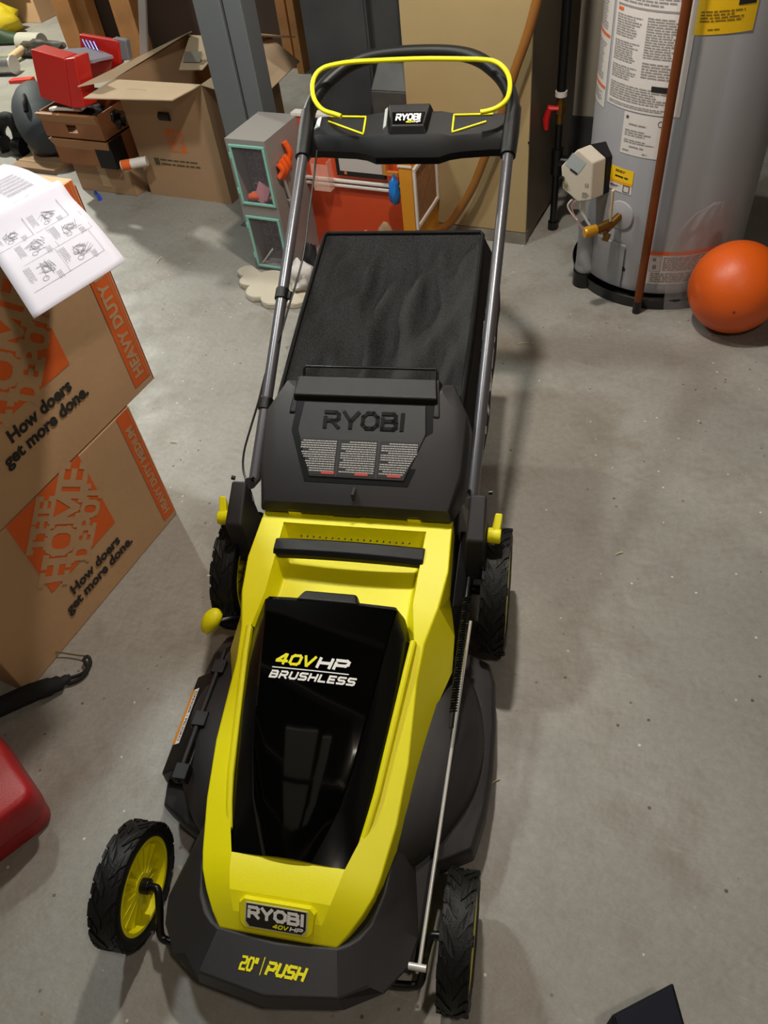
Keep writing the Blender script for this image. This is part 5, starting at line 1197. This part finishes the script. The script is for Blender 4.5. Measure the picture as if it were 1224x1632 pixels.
# tin can with red lid
t = rthing('tin_can', 'silver tin can lying on the floor left of the red tool case', 'can', -4.32, 3.74)
bm = NB(); tube(bm, [(-.09, 0, .055), (.06, .03, .055)], .055, 24); finish(bm, 'can_body', mat('tin', '#b9b7b4', .25, metal=.8), t, bevel=.003)
bm = NB(); tube(bm, [(.061, .03, .055), (.068, .0315, .055)], .057, 24); finish(bm, 'can_rim', ROD, t)
bm = NB(); hexa(bm, [(0, 0, 0), (.16, .04, 0), (.15, .09, 0), (-.01, .05, 0), (0, 0, .02), (.16, .04, .025), (.15, .09, .025), (-.01, .05, .02)]); tag(finish(bm, 'red_scraper', mat('scraper_red', '#d23a30', .5), loc=rw(-4.17, 3.60), rotz=YAW, bevel=.004), 'small red plastic scraper on the floor beside the tin can', 'scraper')
blob('dark_jacket', 'dark blue jacket bundle behind the mallet at the top left', 'jacket', mat('navy_cloth', '#171c28', .8), rw(-4.72, 5.25, 0), (.14, .16, .24), 8, .4)
blob('beige_bag', 'beige cloth bundle between the mallet and the studs', 'bundle', mat('beige_cloth', '#b59a80', .8), rw(-4.42, 4.80, 0), (.15, .15, .19), 10, .35)
blob('tool_pile', 'dark pile of hand tools on the floor under the mallet handle', 'tools', mat('dark_tools', '#3a342c', .6, var=.4, vscale=30), rw(-4.30, 4.10, 0), (.16, .06, .06), 14, .6)
# grey duffel bag
t = rthing('duffel_bag', 'dark grey duffel bag on the floor left of the brown trays', 'bag', -3.35, 3.02)
o_ = Vector((-3.35, 3.02, 0)); GD = mat('duffel_grey', '#3b4146', .7, bump=.5, bscale=30)
bm = NB(); pts = [Rp(u, v, z) - o_ for u, v, z in ((54, 150, .20), (60, 175, .18), (68, 200, .14), (78, 228, .10))]; tube(bm, spline(pts, 5), [.05, .075, .095, .11, .12, .128, .13, .13, .13, .128, .125, .12, .11, .10, .085, .06], 20); finish(bm, 'bag_body', GD, t)
for v in bpy.data.objects[-1:] if False else []: pass
bm = NB(); tube(bm, spline([pts[0] + Vector((.03, -.05, .05)), pts[1] + Vector((.06, -.1, .10)), pts[2] + Vector((.02, -.08, .10))], 6), .012, 8); finish(bm, 'carry_strap', BLK, t)
# black sandal-like glove shapes
t = rthing('ear_muffs', 'black curved ear muffs on the floor at the left edge, behind the instruction sheet', 'ear muffs', -3.45, 2.90)
o_ = Vector((-3.45, 2.90, 0))
bm = NB(); pts = [Rp(u, v, z) - o_ for u, v, z in ((2, 225, .03), (-2, 205, .10), (6, 190, .16), (18, 192, .16), (28, 208, .10), (33, 232, .04))]; tube(bm, spline(pts, 6), .034, 14); finish(bm, 'head_band', mat('black_cloth', '#141416', .8), t)
for i, (u, v) in enumerate(((3, 228), (32, 234))):
    c_ = Rp(u, v, .045) - o_; bm = NB(); tube(bm, [c_ + Vector((-.03, 0, 0)), c_ + Vector((.03, 0, 0))], .045, 20); finish(bm, 'ear_cup', BLK, t, bevel=.008)
blob('white_rag', 'white crumpled rag on the floor behind the upper stacked box', 'rag', mat('rag_white', '#cfcac6', .7), rw(-3.10, 2.76, .0), (.08, .06, .05), 21, .4)
t = rthing('cardboard_box', 'flat cardboard sheet behind the stacked boxes, under the white rag', 'cardboard', -3.15, 2.55)
bm = NB(); box(bm, 0, .3, 0, .14, 0, .02); finish(bm, 'carton_body', CARD2, t)
bm = NB(); box(bm, .0, .3, .06, .08, .0205, .022); finish(bm, 'packing_tape', mat('packing_tape', '#b99a72', .3), t)
# straw bits on the floor
rn = random.Random(5)
for i, (u, v, l_, a) in enumerate(((254, 414, .05, 1.5), (302, 420, .012, .3), (835, 547, .04, .1), (987, 882, .02, .5), (790, 1245, .02, .6), (276, 705, .02, 0), (457, 552, .012, .6))):
    p = Zp(u, v, .002); bm = NB(); tube(bm, spline([(-l_ / 2, 0, 0), (0, l_ * .05, .001), (l_ / 2, 0, 0)], 3), .0016, 6)
    tag(finish(bm, 'straw_bit', mat('straw', '#d8cfae', .7), loc=(p.x, p.y, .002), rotz=a), 'tiny pale straw or chip lying loose on the concrete floor', 'debris', 'bits on the floor')
# pale ceiling panels over the mower, mirrored in the glossy cover
for k, (x0, x1, y0, y1) in enumerate(((-.84, -.44, -.90, -.55), (-.84, -.44, -.50, -.16), (-.37, -.27, -.9, -.2))):
    bm = NB(); box(bm, x0, x1, y0, y1, 2.355, 2.372); o = finish(bm, 'trim_%d' % (20 + k), mat('ceiling_panel', '#c9c7c2', .6)); o['kind'] = 'structure'
